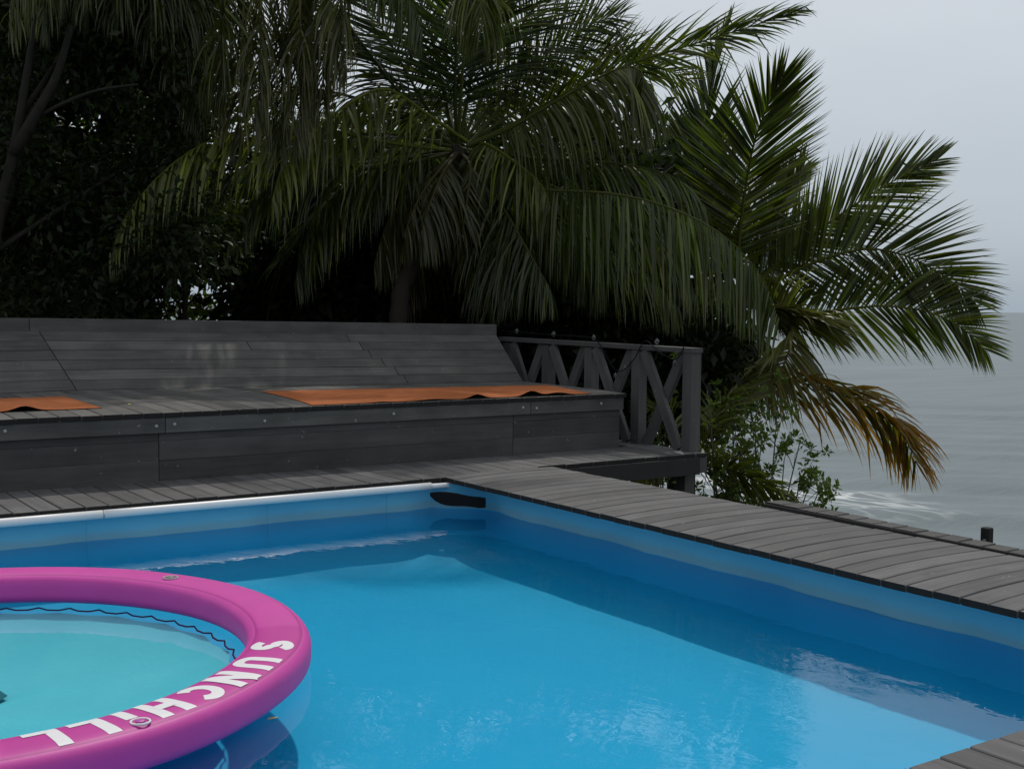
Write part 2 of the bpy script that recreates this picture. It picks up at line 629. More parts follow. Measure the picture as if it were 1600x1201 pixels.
# dark stake beyond the outer strip
st = MB()
w = .029
X0, Y0 = 6.5, 4.41
sec = [(-w, -w+.008), (-w+.008, -w), (w-.008, -w), (w, -w+.008), (w, w-.008), (w-.008, w), (-w+.008, w), (-w, w-.008)]
v = []
for z, s_ in ((-6.2, 1), (-.062, 1), (-.055, .85)):
    v += [(X0+a*s_, Y0+b_*s_, z) for a, b_ in sec]
f = [(i*8+j, i*8+(j+1) % 8, (i+1)*8+(j+1) % 8, (i+1)*8+j) for i in range(2) for j in range(8)]
f.append(tuple(16+j for j in range(8)))
st.add(v, f)
stake = st.build('mooring_post', plain('tarred_post_wood', (0.012, 0.012, 0.012), 0.7, 0.3, 0.3, 20))
tag(stake, 'short black timber post standing alone beyond the outer planks, sea behind', 'post')
hk = MB()
hk.tube([(X0-.045, Y0-.03, -.155+.02*math.cos(a)) if False else (X0-.033, Y0-.005+.010*math.sin(a), -.14+.016*math.cos(a)) for a in np.linspace(0, 2*math.pi, 13)], .003, 6, caps=False)
hk.build('shackle', M['steel'], stake)

# ------------------------------------------------------------------ lounging bench
bench = tag(empty('lounging_bench', (4.0, 8.44, 0)), 'long weathered grey timber lounging bench with sloped board backrest', 'bench')
def rel(o):   # parts of the bench are laid out in world coordinates
    o.location = o.location - bench.location if False else o.location
def bboard(name, A, B, up, w, t, mt, **kw):
    A = Vector(A)-Vector((4.0, 8.44, 0)); B = Vector(B)-Vector((4.0, 8.44, 0))
    return board(name, A, B, up, w, t, mt, bench, **kw)
BB = [(-1.0, 9.98), (2.78, 10.66), (6.98, 10.03)]          # foot of the backrest in plan (z .50)
def back_y(x):
    for (xa, ya), (xb, yb) in zip(BB[:-1], BB[1:]):
        if x <= xb:
            return ya+(yb-ya)*(x-xa)/(xb-xa)
    return BB[-1][1]
seat_prof = lambda y: .018*(1-math.exp(-y/.35))
x = -1.0
while x < 6.93:
    xc = x+PG/2
    ln = round(back_y(xc)-8.405+.03, 2)
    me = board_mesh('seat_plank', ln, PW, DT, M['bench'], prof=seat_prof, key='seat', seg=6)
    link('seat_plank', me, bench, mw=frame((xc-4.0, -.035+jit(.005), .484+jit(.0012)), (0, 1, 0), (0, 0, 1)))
    x += PG
XE = 6.955
# fascia (three lengths) with bolts
fz = .450
for xa, xb in ((-1.0, 2.797), (2.803, 5.937), (5.943, XE)):
    bboard('fascia_board', (xa, 8.437, fz), (xb, 8.437, fz), (0, 0, 1), .036, .108, M['bench'])
bolt = MB()
seg = 10
bolt.tube([(0, .004, 0), (0, -.003, 0), (0, -.006, 0)], [.013, .012, .006], seg)
bolt_o = bolt.build('bolt_head', M['steel'], bench, loc=(1.735-4, 8.417-8.44, .405), smooth=True)
for bx in (.6, 2.735, 2.865, 3.54, 4.62, 5.86, 6.0, 6.7):
    o = bolt_o.copy(); col.objects.link(o); o.location = (bx-4, 8.417-8.44, .400+jit(.012))
# riser boards under it
for (z1, z0) in ((.340, .2855), (.284, .1455), (.144, -.03)):
    for xa, xb in ((-1.0, 2.757), (2.763, 5.777), (5.783, XE-.02)):
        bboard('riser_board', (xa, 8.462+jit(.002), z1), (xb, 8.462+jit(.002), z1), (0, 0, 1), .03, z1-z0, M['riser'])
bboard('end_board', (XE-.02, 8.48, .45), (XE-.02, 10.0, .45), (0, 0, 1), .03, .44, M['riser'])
# sloped backrest: rows of boards, mitred where the bench bends
ROWS = 6
TB = [(-1.0, 10.58), (2.62, 11.27), (7.10, 10.70)]          # head of the slope in plan
TZ = [1.008, 0.995, 0.948]
foot = [np.array([*p, .503]) for p in BB]
head = [np.array([*p, z]) for p, z in zip(TB, TZ)]
def sloped(k, s0, s1, w0, w1, name, th=.03):
    """board on slope segment k between fractions s0..s1 along and w0..w1 up"""
    A0, A1, H0, H1 = foot[k], foot[k+1], head[k], head[k+1]
    g = lambda s, w: (A0*(1-s)+A1*s)*(1-w)+(H0*(1-s)+H1*s)*w
    c = [g(s0, w0), g(s1, w0), g(s1, w1), g(s0, w1)]
    n = np.cross(c[1]-c[0], c[3]-c[0]); n /= np.linalg.norm(n)
    o = c[0]
    fr = frame(o, c[1]-c[0], n)
    inv = fr.inverted()
    top = [inv @ Vector(p) for p in c]
    v = [(p.x, p.y, p.z+jit(.0015)) for p in top]+[(p.x, p.y, p.z-th) for p in top]
    f = [(0, 1, 2, 3), (7, 6, 5, 4), (0, 4, 5, 1), (1, 5, 6, 2), (2, 6, 7, 3), (3, 7, 4, 0)]
    mb = MB(); mb.add(v, f)
    ob = mb.build(name, M['bench'], bench)
    fr.translation = fr.translation - Vector((4.0, 8.44, 0))
    ob.matrix_local = fr
    return ob
cuts = [[0.0, .555, 1.0], [0.0, .53, 1.0], [0.0, .38, .70, 1.0], [0.0, .69, 1.0], [0.0, .53, .66, 1.0], [0.0, .64, 1.0]]
cuts = [[0, .71, 1], [0, .70, 1], [0, .68, 1], [0, .66, 1], [0, .40, .65, 1], [0, .63, 1]]
for rrow in range(ROWS):
    w0 = rrow/ROWS+.004; w1 = (rrow+1)/ROWS-.004
    sloped(0, 0.0, .9985, w0, w1, 'backrest_board')
    cc = cuts[rrow]
    for a, b_ in zip(cc[:-1], cc[1:]):
        sloped(1, a+.0009, b_-.0009, w0, w1, 'backrest_board')
# upright cap boards on top
capn = .118
for (ia, ib, sa, sb) in ((0, 1, 0, .975), (0, 1, .977, 1.0), (1, 2, 0.0, 1.0)):
    a = head[ia]*(1-sa)+head[ib]*sa
    b_ = head[ia]*(1-sb)+head[ib]*sb
    off = np.array([0, .012, capn-.006])
    d = (b_-a); d /= np.linalg.norm(d)
    bboard('cap_board', a+off, b_+off-d*.003, (0, 0, 1), .035, capn, M['bench'])
# posts that hold the backrest from behind
for k, s_ in ((0, .3), (0, .9), (1, .3), (1, .6), (1, .95)):
    p = head[k]*(1-s_)+head[k+1]*s_
    bboard('back_post', (p[0], p[1]+.09, -1.5), (p[0], p[1]+.09, p[2]+.06), (0, -1, 0), .1, .1, M['rail'])

# ------------------------------------------------------------------ railing with crossed braces
RX = 7.30
rail = tag(empty('railing', (RX, 7.91, 0)), 'dark timber railing with crossed braces and a stout corner post', 'railing')
O = Vector((RX, 7.91, 0))
def rb(name, A, B, up, w, t, mt):
    return board(name, Vector(A)-O, Vector(B)-O, up, w, t, mt, rail)
posts = [7.91, 8.62, 9.33, 10.04, 10.75]
for i, py_ in enumerate(posts):
    rb('post', (RX, py_+.058, .003), (RX, py_+.058, .865), (0, 1, 0), .115 if i == 0 else .095, .115, M['rail'])
rb('top_rail', (RX, 7.84, .905), (RX, 10.86, .925), (0, 0, 1), .13, .042, M['rail'])
for a, b_ in zip(posts[:-1], posts[1:]):
    ya, yb = a+.062, b_-.062
    rb('brace', (RX-.012, ya+.05, .86), (RX-.012, yb-.05, .005), (-1, 0, 0), .105, .04, M['rail'])
    rb('brace', (RX-.056, yb-.05, .86), (RX-.056, ya+.05, .005), (-1, 0, 0), .105, .04, M['rail'])

# string of clear bulbs along the railing
bulb_m, t_, b_ = new_mat('clear_bulb_glass')
setp(b_, Base_Color=(0.22, 0.23, 0.23), Roughness=0.08)
b_.inputs['Transmission Weight'].default_value = 0.85
b_.inputs['IOR'].default_value = 1.45
sl = tag(empty('string_lights', (RX, 7.95, .9)), 'string of small unlit clear bulbs on a black wire along the railing', 'string lights')
wire_pts = [(RX-.07, 7.93, .93), (RX-.09, 8.02, .80), (RX-.085, 8.25, .86), (RX-.08, 8.45, .95), (RX-.08, 8.62, .76), (RX-.08, 8.85, .66), (RX-.08, 9.15, .93), (RX-.08, 9.4, .965), (RX-.08, 9.9, .97), (RX-.08, 10.4, .985), (RX-.08, 10.8, .99)]
def catmull(pts, n):
    pts = [np.array(p, float) for p in pts]
    pts = [2*pts[0]-pts[1]]+pts+[2*pts[-1]-pts[-2]]
    res = []
    m_ = len(pts)-3
    for k in range(n):
        u = k/(n-1)*m_
        i = min(int(u), m_-1); t = u-i
        p0, p1, p2, p3 = pts[i:i+4]
        res.append(.5*((2*p1)+(-p0+p2)*t+(2*p0-5*p1+4*p2-p3)*t*t+(-p0+3*p1-3*p2+p3)*t**3))
    return np.array(res)
wr = MB()
wr.tube([p-np.array([RX, 7.95, .9]) for p in catmull(wire_pts, 50)], .005, 5)
wr.build('wire', M['black'], sl)
bl = MB()
prof_b = [(.007, .024), (.008, .016), (.015, .012), (.020, .003), (.0215, -.007), (.019, -.017), (.012, -.025), (.003, -.029)]
v = []; f = []
for r_, z_ in prof_b:
    v += [(r_*math.cos(2*math.pi*k/10), r_*math.sin(2*math.pi*k/10), z_) for k in range(10)]
for i in range(len(prof_b)-1):
    f += [(i*10+k, (i+1)*10+k, (i+1)*10+(k+1) % 10, i*10+(k+1) % 10) for k in range(10)]
bl.add(v, f)
b0 = bl.build('bulb', bulb_m, sl, smooth=True)
bsp = [(RX-.09, 8.03, .775), (RX-.085, 8.28, .955), (RX-.08, 8.72, .70), (RX-.08, 8.86, .62), (RX-.08, 9.2, .965), (RX-.08, 9.85, .985), (RX-.08, 10.5, 1.0)]
for k, p in enumerate(bsp):
    o = b0 if k == 0 else b0.copy()
    if k: col.objects.link(o)
    o.location = (p[0]-RX, p[1]-7.95, p[2]-.9)

# ------------------------------------------------------------------ swimming pool
WZ = -.22
PX0, PX1, PY0, PY1, PZ = -3.6, 4.785, 1.84, 7.605, -.52
CH = .30                       # chamfer of the far corner
def liner_mat():
    mt, t, b = new_mat('blue_pool_liner')
    lk = t.links.new
    g = N(t, 'ShaderNodeNewGeometry')
    sp = N(t, 'ShaderNodeSeparateXYZ')
    lk(g.outputs['Position'], sp.inputs[0])
    n = N(t, 'ShaderNodeTexNoise')
    n.inputs['Scale'].default_value = 1.6
    n.inputs['Detail'].default_value = 5
    lk(g.outputs['Position'], n.inputs['Vector'])
    # pale printed band at the rim, blue below
    wob = N(t, 'ShaderNodeMath', operation='MULTIPLY_ADD')
    wob.inputs[1].default_value = 0.03
    lk(n.outputs[0], wob.inputs[0])
    lk(sp.outputs['Z'], wob.inputs[2])
    band = N(t, 'ShaderNodeMapRange')
    band.inputs['From Min'].default_value = WZ+.012
    band.inputs['From Max'].default_value = WZ+.018
    lk(wob.outputs[0], band.inputs[0])
    blue = N(t, 'ShaderNodeMix', data_type='RGBA')
    blue.inputs['A'].default_value = (0.011, 0.41, 0.70, 1)
    blue.inputs['B'].default_value = (0.020, 0.47, 0.74, 1)
    lk(n.outputs[0], blue.inputs['Factor'])
    mx = N(t, 'ShaderNodeMix', data_type='RGBA')
    mx.inputs['B'].default_value = (0.13, 0.45, 0.62, 1)
    lk(band.outputs[0], mx.inputs['Factor'])
    lk(blue.outputs['Result'], mx.inputs['A'])
    # scum line just above the water
    n2 = N(t, 'ShaderNodeTexNoise')
    n2.inputs['Scale'].default_value = 2.5
    n2.inputs['Detail'].default_value = 6
    lk(g.outputs['Position'], n2.inputs['Vector'])
    zz = N(t, 'ShaderNodeMath', operation='MULTIPLY_ADD')
    zz.inputs[1].default_value = -0.05
    lk(n2.outputs[0], zz.inputs[0])
    lk(sp.outputs['Z'], zz.inputs[2])
    sc = N(t, 'ShaderNodeMapRange')
    sc.inputs['From Min'].default_value = WZ+.045
    sc.inputs['From Max'].default_value = WZ+.005
    sc.inputs['To Max'].default_value = 0.5
    lk(zz.outputs[0], sc.inputs[0])
    ab = N(t, 'ShaderNodeMath', operation='MULTIPLY')
    lk(sc.outputs[0], ab.inputs[0])
    lk(band.outputs[0], ab.inputs[1])
    m2 = N(t, 'ShaderNodeMix', data_type='RGBA')
    m2.inputs['B'].default_value = (0.22, 0.31, 0.32, 1)
    lk(mx.outputs['Result'], m2.inputs['A'])
    lk(ab.outputs[0], m2.inputs['Factor'])
    lk(m2.outputs['Result'], b.inputs['Base Color'])
    b.inputs['Roughness'].default_value = 0.5
    b.inputs['Specular IOR Level'].default_value = 0.2
    bp = N(t, 'ShaderNodeBump')
    bp.inputs['Strength'].default_value = 0.15
    bp.inputs['Distance'].default_value = 0.04
    lk(n2.outputs[0], bp.inputs['Height'])
    lk(bp.outputs[0], b.inputs['Normal'])
    return mt
pool = tag(empty('swimming_pool', (2.0, 4.7, PZ)), 'blue lined frame pool with white rim tube, set into a plank deck', 'swimming pool')
def plan_ring(inset, z, n=30):
    x0, x1, y0, y1 = PX0+inset, PX1-inset, PY0+inset, PY1-inset
    c = CH
    pts, segs = [], []
    corners = [(x1-c, y1), (x1, y1-c), (x1, y0+c), (x1-c, y0), (x0+c, y0), (x0, y0+c), (x0, y1-c), (x0+c, y1)]
    for a, b_ in zip(corners, corners[1:]+corners[:1]):
        k = (4, 44, 4, 64)[len(segs) % 4]
        segs.append(k)
        pts += [(a[0]+(b_[0]-a[0])*i/k, a[1]+(b_[1]-a[1])*i/k) for i in range(k)]
    return pts
rings = []
levels = [(-.036, .012, 0), (-.07, .0, .2), (-.14, -.006, .6), (-.19, -.002, 1), (-.25, .0, 1), (-.31, .03, 1), (-.37, .08, .7), (-.43, .15, .4), (-.47, .24, .2), (-.50, .35, .1), (-.515, .48, 0), (PZ, .62, 0)]
base = plan_ring(0, 0)
nb = len(base)
V = []
ctr = np.array([(PX0+PX1)/2, (PY0+PY1)/2])
s_acc = 0
for z, ins, wv in levels:
    pr = plan_ring(ins, z)
    s_acc = 0
    for i in range(nb):
        a = np.array(pr[i])
        nxt = np.array(pr[(i+1) % nb])
        # sheet hangs in shallow waves between the uprights
        tdir = (nxt-a); nrm = np.array([tdir[1], -tdir[0]])/(np.linalg.norm(tdir)+1e-9)
        s_acc += np.linalg.norm(tdir)
        k = .016*math.sin(s_acc*4.3)+.010*math.sin(s_acc*9.7+1.3)+.005*math.sin(s_acc*21)
        a = a+nrm*k*wv*(-1)
        V.append((a[0], a[1], z+(.004*math.sin(s_acc*6) if 0 < wv < 1 else 0)))
F_ = []
for l in range(len(levels)-1):
    for i in range(nb):
        F_.append((l*nb+i, l*nb+(i+1) % nb, (l+1)*nb+(i+1) % nb, (l+1)*nb+i))
F_.append(tuple((len(levels)-1)*nb+i for i in range(nb)))
mb = MB(); mb.add([(p[0]-2, p[1]-4.7, p[2]-PZ) for p in V], F_)
liner = mb.build('liner', liner_mat(), pool, smooth=True)
# welded liner seams on the far wall
for sx in (.7, 2.02, 3.2, 4.1):
    mb = MB()
    zs = [-.085, -.14, -.19, -.25, -.31, -.37, -.43]
    ys = [.0, -.006, -.002, 0, .03, .08, .15]
    v = []
    for z_, i_ in zip(zs, ys):
        yy_ = PY1-i_-.036-4.7
        v += [(sx-2-.002, yy_, z_-PZ), (sx-2+.002, yy_, z_-PZ)]
    mb.add(v, [(2*k, 2*k+2, 2*k+3, 2*k+1) for k in range(len(zs)-1)])
    mb.build('liner_seam', plain('liner_seam_blue', (0.05, 0.31, 0.48), 0.5, 0.3) if sx == .7 else bpy.data.materials['liner_seam_blue'], pool)
# rim tubes
def tube_part(name, a, b_, r_, mt, seg=14):
    mb = MB()
    n = 12
    a = np.array(a)-np.array([2, 4.7, PZ]); b_ = np.array(b_)-np.array([2, 4.7, PZ])
    mb.tube([a+(b_-a)*k/n for k in range(n+1)], r_, seg)
    return mb.build(name, mt, pool, smooth=True)
zr = -.047
tube_part('rim_tube', (2.12, 7.543, zr), (4.44, 7.532, zr), .027, M['white_pipe'])
tube_part('rim_tube', (-3.2, 7.570, zr), (2.11, 7.543, zr), .0272, M['white_pipe'])
tube_part('inner_tube', (4.40, 7.532, zr-.002), (4.62, 7.52, zr-.002), .020, M['white_pipe'])
tube_part('rim_tube', (4.82, 7.25, zr), (4.82, 2.1, zr), .027, M['white_pipe'])
# black corner piece: slack dark opening in the chamfered corner
def corner_piece():
    a = np.array([4.455, 7.535]); b_ = np.array([4.725, 7.225])
    nrm = np.array([b_[1]-a[1], a[0]-b_[0]]); nrm /= np.linalg.norm(nrm)
    mb = MB()
    topz = [-.088, -.080, -.076, -.076, -.078, -.082, -.09, -.096, -.10, -.102, -.108]
    botz = [-.112, -.145, -.162, -.170, -.172, -.172, -.170, -.171, -.174, -.180, -.176]
    n = len(topz)
    v = []
    for k in range(n):
        p = a+(b_-a)*k/(n-1)+nrm*(.055+.02*math.sin(k/(n-1)*math.pi))
        q = p-nrm*.02
        v += [(p[0]-2, p[1]-4.7, topz[k]-PZ), (p[0]-2, p[1]-4.7, botz[k]-PZ), (q[0]-2, q[1]-4.7, botz[k]-PZ), (q[0]-2, q[1]-4.7, topz[k]-PZ)]
    f = []
    for k in range(n-1):
        for j in range(4):
            f.append((k*4+j, k*4+(j+1) % 4, (k+1)*4+(j+1) % 4, (k+1)*4+j))
    f.append((3, 2, 1, 0)); f.append(tuple((n-1)*4+j for j in range(4)))
    mb.add(v, f)
    return mb.build('corner_sleeve', M['black'], pool)
corner_piece()

# water
def water_mat():
    mt = bpy.data.materials.new('clear_pool_water')
    mt.use_nodes = True
    t = mt.node_tree
    t.nodes.clear()
    lk = t.links.new
    o = N(t, 'ShaderNodeOutputMaterial')
    g = N(t, 'ShaderNodeNewGeometry')
    n1 = N(t, 'ShaderNodeTexNoise')
    n1.inputs['Scale'].default_value = 4.5
    n1.inputs['Detail'].default_value = 4
    n1.inputs['Roughness'].default_value = 0.5
    n1.inputs['Distortion'].default_value = 0.4
    mpn = N(t, 'ShaderNodeMapping')
    mpn.inputs['Rotation'].default_value = (0, 0, R(25))
    mpn.inputs['Scale'].default_value = (1.5, 0.9, 1)
    lk(g.outputs['Position'], mpn.inputs[0])
    lk(mpn.outputs[0], n1.inputs['Vector'])
    bp = N(t, 'ShaderNodeBump')
    bp.inputs['Strength'].default_value = 0.065
    bp.inputs['Distance'].default_value = 0.03
    lk(n1.outputs[0], bp.inputs['Height'])
    fr = N(t, 'ShaderNodeFresnel')
    fr.inputs['IOR'].default_value = 1.33
    lk(bp.outputs[0], fr.inputs['Normal'])
    tr = N(t, 'ShaderNodeBsdfTransparent')
    tr.inputs['Color'].default_value = (0.74, 0.96, 0.98, 1)
    gl = N(t, 'ShaderNodeBsdfGlossy')
    gl.inputs['Roughness'].default_value = 0.0
    lk(bp.outputs[0], gl.inputs['Normal'])
    ms = N(t, 'ShaderNodeMixShader')
    lk(fr.outputs[0], ms.inputs[0])
    lk(tr.outputs[0], ms.inputs[1])
    lk(gl.outputs[0], ms.inputs[2])
    lk(ms.outputs[0], o.inputs[0])
    return mt
wv_ = plan_ring(-.045, WZ)
me = bpy.data.meshes.new('water')
me.from_pydata([(p[0], p[1], WZ) for p in wv_], [], [tuple(range(len(wv_)-1, -1, -1))])
me.materials.append(water_mat())
me.update()
tag(link('water', me), kind='structure')

# ------------------------------------------------------------------ inflatable ring with sling
RC = np.array([.77, 5.10]); RZ = -.146; RR, RA, RBv, PE = 1.32, .130, .076, 3.3
ring = tag(empty('inflatable_ring', (RC[0], RC[1], WZ)), 'large magenta inflatable lounge ring with white lettering, floating in the pool', 'pool float')
def sec_pt(th):
    c, s = math.cos(th), math.sin(th)
    return (RA*math.copysign(abs(c)**(2/PE), c), RBv*math.copysign(abs(s)**(2/PE), s))
def ring_mat():
    mt, t, b = new_mat('magenta_vinyl')
    lk = t.links.new
    at = N(t, 'ShaderNodeAttribute', attribute_name='tint')
    c = N(t, 'ShaderNodeTexCoord')
    n = N(t, 'ShaderNodeTexNoise')
    n.inputs['Scale'].default_value = 7
    n.inputs['Detail'].default_value = 4
    lk(c.outputs['Object'], n.inputs['Vector'])
    mr = N(t, 'ShaderNodeMapRange')
    mr.inputs['To Min'].default_value = .9
    mr.inputs['To Max'].default_value = 1.08
    lk(n.outputs[0], mr.inputs[0])
    vm = N(t, 'ShaderNodeVectorMath', operation='SCALE')
    lk(at.outputs['Color'], vm.inputs[0])
    lk(mr.outputs[0], vm.inputs['Scale'])
    lk(vm.outputs[0], b.inputs['Base Color'])
    b.inputs['Roughness'].default_value = 0.5
    b.inputs['Specular IOR Level'].default_value = 0.35
    bp = N(t, 'ShaderNodeBump')
    bp.inputs['Strength'].default_value = 0.12
    bp.inputs['Distance'].default_value = 0.02
    lk(n.outputs[0], bp.inputs['Height'])
    lk(bp.outputs[0], b.inputs['Normal'])
    return mt
nu, nv = 144, 80
vv, tt = [], []
for i in range(nu):
    ph = 2*math.pi*i/nu
    deg = math.degrees(ph)
    if deg > 180: deg -= 360
    for j in range(nv):
        th = 2*math.pi*(j+.5)/nv
        a, b_ = sec_pt(th)
        # welded seam lines pinch the tube a little
        if j in (12, 27): b_ -= .002
        rr_ = RR+a+.003*math.sin(ph*9)*(1 if a > 0 else .5)
        vv.append((rr_*math.cos(ph), rr_*math.sin(ph), RZ-WZ+b_))
        printed = (-92 < deg < -21) and (13 <= j <= 26)
        tt.append((.34, .028, .21) if j in (12, 27) else (.48, .032, .28) if printed else (.56, .055, .335))
ff = []
for i in range(nu):
    i2 = (i+1) % nu
    for j in range(nv):
        j2 = (j+1) % nv
        ff.append((i*nv+j, i2*nv+j, i2*nv+j2, i*nv+j2))
me = mesh_np('tube', vv, np.array(ff), [ring_mat()], tint=np.array(tt), smooth=True)
link('tube', me, ring)
# lettering
white_ink = plain('white_print', (0.74, 0.73, 0.74), 0.5, 0.35, 0.04, 30)
def top_z(x):
    return RZ-WZ+RBv*(1-min(abs(x/RA), .999)**PE)**(1/PE)
def stroke(mb, pts, th, zoff, phc, wscale, closed=False):
    """pts in letter units (u to the letter's right, v up 0..1); th in units of height; mapped onto the tube"""
    fine = []
    for a, b_ in zip(pts[:-1], pts[1:]):
        k = max(1, int(math.dist(a, b_)/.09))
        fine += [(a[0]+(b_[0]-a[0])*i/k, a[1]+(b_[1]-a[1])*i/k) for i in range(k)]
    fine.append(pts[-1])
    p = np.array(fine)
    d = np.gradient(p, axis=0); d /= np.linalg.norm(d, axis=1)[:, None]+1e-9
    nrm = np.stack([-d[:, 1], d[:, 0]], 1)
    v = []
    C5 = (-1, -.5, 0, .5, 1)
    for q, n_ in zip(p, nrm):
        for s_ in C5:
            u_, w_ = q+n_*th/2*s_
            xo = -.084+.165*w_
            ph = phc-u_*wscale
            z = top_z(xo)+.0012+zoff
            v.append(((RR+xo)*math.cos(ph), (RR+xo)*math.sin(ph), z))
    f = []
    for i in range(len(p)-1):
        for j in range(4):
            f.append((i*5+j, i*5+j+1, (i+1)*5+j+1, (i+1)*5+j))
    mb.add(v, f)
arc = lambda cx_, cy_, rx, ry, a0, a1, n=14: [(cx_+rx*math.cos(R(a0+(a1-a0)*i/n)), cy_+ry*math.sin(R(a0+(a1-a0)*i/n))) for i in range(n+1)]
T_ = .26
h = T_/2
letters = [
 ('S', -34.0, [arc(0, .715, .26, .285-h, 25, 270)+arc(0, .30, .26, .30-h, 90, -155)[1:]]),
 ('U', -43.9, [[(-.27, 1), (-.27, .36)]+arc(0, .36, .27, .36-h, 180, 360)[1:]+[(.27, 1)]]),
 ('N', -52.2, [[(-.28, 0), (-.28, 1)], [(-.26, .98), (.26, .02)], [(.28, 0), (.28, 1)]]),
 ('C', -60.0, [arc(0, .5, .31, .5-h, 48, 312, 22)]),
 ('H', -67.4, [[(-.27, 0), (-.27, 1)], [(.27, 0), (.27, 1)], [(-.2, .5), (.2, .5)]]),
 ('i', -73.3, [[(0, 0), (0, .62)]]),
 ('L', -78.6, [[(-.18, 0), (-.18, 1)], [(-.1, h), (.36, h)]]),
 ('L', -85.0, [[(-.18, 0), (-.18, 1)], [(-.1, h), (.36, h)]]),
]
for ch, deg, strokes in letters:
    mb = MB()
    for k, s_ in enumerate(strokes):
        stroke(mb, s_, T_, .0006*k, R(deg), .128)
    mb.build('letter', white_ink, ring)
# valves
def valve(deg, xo, r_, mt, name):
    mb = MB()
    cxv = np.array([(RR+xo)*math.cos(R(deg)), (RR+xo)*math.sin(R(deg)), top_z(xo)+.003])
    mb.tube([cxv+np.array([r_*math.cos(a), r_*math.sin(a), 0]) for a in np.linspace(0, 2*math.pi, 25)], .004, 6, caps=False)
    o = mb.build(name, mt, ring, smooth=True)
    m2 = MB()
    m2.tube([cxv+np.array([0, 0, -.004]), cxv+np.array([0, 0, .004]), cxv+np.array([0, 0, .006])], [r_*.55, r_*.5, r_*.3], 14)
    return o, m2
grey_valve = plain('grey_valve_plastic', (0.42, 0.40, 0.40), 0.45, 0.5)
o, m2 = valve(28, -.02, .034, grey_valve, 'valve')
m2.build('valve_cap', plain('valve_cap_plastic', (0.20, 0.18, 0.18), 0.5, 0.4), o)
o, m2 = valve(-73.3, .062, .030, white_ink, 'valve')
m2.build('valve_cap', plain('pink_valve_cap', (.46, .06, .33), 0.45, 0.4), o)
# sling floor
sl_m, t_, b_ = new_mat('pale_aqua_sling')
setp(b_, Base_Color=(0.17, 0.60, 0.64), Roughness=0.6)
c = N(t_, 'ShaderNodeTexCoord'); n = N(t_, 'ShaderNodeTexNoise')
n.inputs['Scale'].default_value = 2.0; n.inputs['Detail'].default_value = 4
t_.links.new(c.outputs['Object'], n.inputs['Vector'])
bp = N(t_, 'ShaderNodeBump'); bp.inputs['Strength'].default_value = .3; bp.inputs['Distance'].default_value = .05
t_.links.new(n.outputs[0], bp.inputs['Height']); t_.links.new(bp.outputs[0], b_.inputs['Normal'])
mr = N(t_, 'ShaderNodeMix', data_type='RGBA')
mr.inputs['A'].default_value = (0.11, 0.55, 0.67, 1); mr.inputs['B'].default_value = (0.26, 0.69, 0.77, 1)
t_.links.new(n.outputs[0], mr.inputs['Factor']); t_.links.new(mr.outputs['Result'], b_.inputs['Base Color'])
RS = RR-RA-.035
nr, na = 14, 96
vv = [(0, 0, -.165)]
for i in range(1, nr+1):
    f_ = i/nr
    for k in range(na):
        a = 2*math.pi*k/na
        sag = -.025-.14*(1-f_**2.2)+.008*math.sin(a*7+f_*5)*f_*(1-f_)*4
        rad = RS*f_
        if i == nr: rad = RS*(1-.012*(1+math.cos(a*24)))
        vv.append((rad*math.cos(a), rad*math.sin(a), sag))
ff4, ff3 = [], [(0, 1+k, 1+(k+1) % na) for k in range(na)]
for i in range(nr-1):
    for k in range(na):
        k2 = (k+1) % na
        ff4.append((1+i*na+k, 1+(i+1)*na+k, 1+(i+1)*na+k2, 1+i*na+k2))
me = mesh_np('sling', vv, [np.array(ff3), np.array(ff4)], [sl_m], smooth=True)
link('sling', me, ring)
mb = MB()
mb.add([(.24, .06, -.148), (.30, .12, -.144), (.285, .22, -.143), (.20, .20, -.148), (.16, .10, -.15)], [(0, 1, 2, 3, 4)])
mb.build('sling_patch', plain('dark_teal_patch', (0.02, 0.14, 0.18), 0.6, 0.3, .3, 20), ring)
# lacing cord zigzag between tube and sling
mb = MB()
for k in range(48):
    a0 = 2*math.pi*k/48; a1 = 2*math.pi*(k+1)/48
    ra, rb_ = RS-.003, RS+.010
    z0, z1 = -.012, -.004
    pA = (ra*math.cos(a0), ra*math.sin(a0), z0)
    am = a0+(a1-a0)*.38
    pB = (ra*math.cos(am), ra*math.sin(am), z0)
    an = a0+(a1-a0)*.68
    pC = (rb_*math.cos(an), rb_*math.sin(an), z1)
    pD = (ra*math.cos(a1), ra*math.sin(a1), z0)
    mb.tube([pA, pB, pC, pD], .004, 5)
mb.build('lacing_cord', M['black'], ring)

# floating leaf, drowned bits
def leaf_thing(name, loc, size, mt, label, cat, group=None, rz=0, bend=.3):
    mb = MB()
    s_ = size
    pts = [(-s_, 0, 0), (-.4*s_, .38*s_, .1*s_), (.4*s_, .34*s_, .12*s_), (s_, 0, bend*s_*.3), (.4*s_, -.34*s_, .12*s_), (-.4*s_, -.38*s_, .1*s_), (-.3*s_, 0, .02*s_), (.4*s_, 0, .03*s_)]
    mb.add(pts, [(0, 6, 1), (1, 6, 7, 2), (2, 7, 3), (0, 5, 6), (5, 4, 7, 6), (4, 3, 7)])
    o = mb.build(name, mt, loc=loc)
    o.rotation_euler = (0, 0, rz)
    return tag(o, label, cat, group)
leaf_thing('floating_petal', (1.70, 3.98, WZ+.003), .022, M['leaf_litter'], 'tiny yellow petal floating on the water beside the magenta ring', 'petal')
brown = plain('brown_fallen_leaf', (0.20, 0.09, 0.03), 0.7, 0.2)
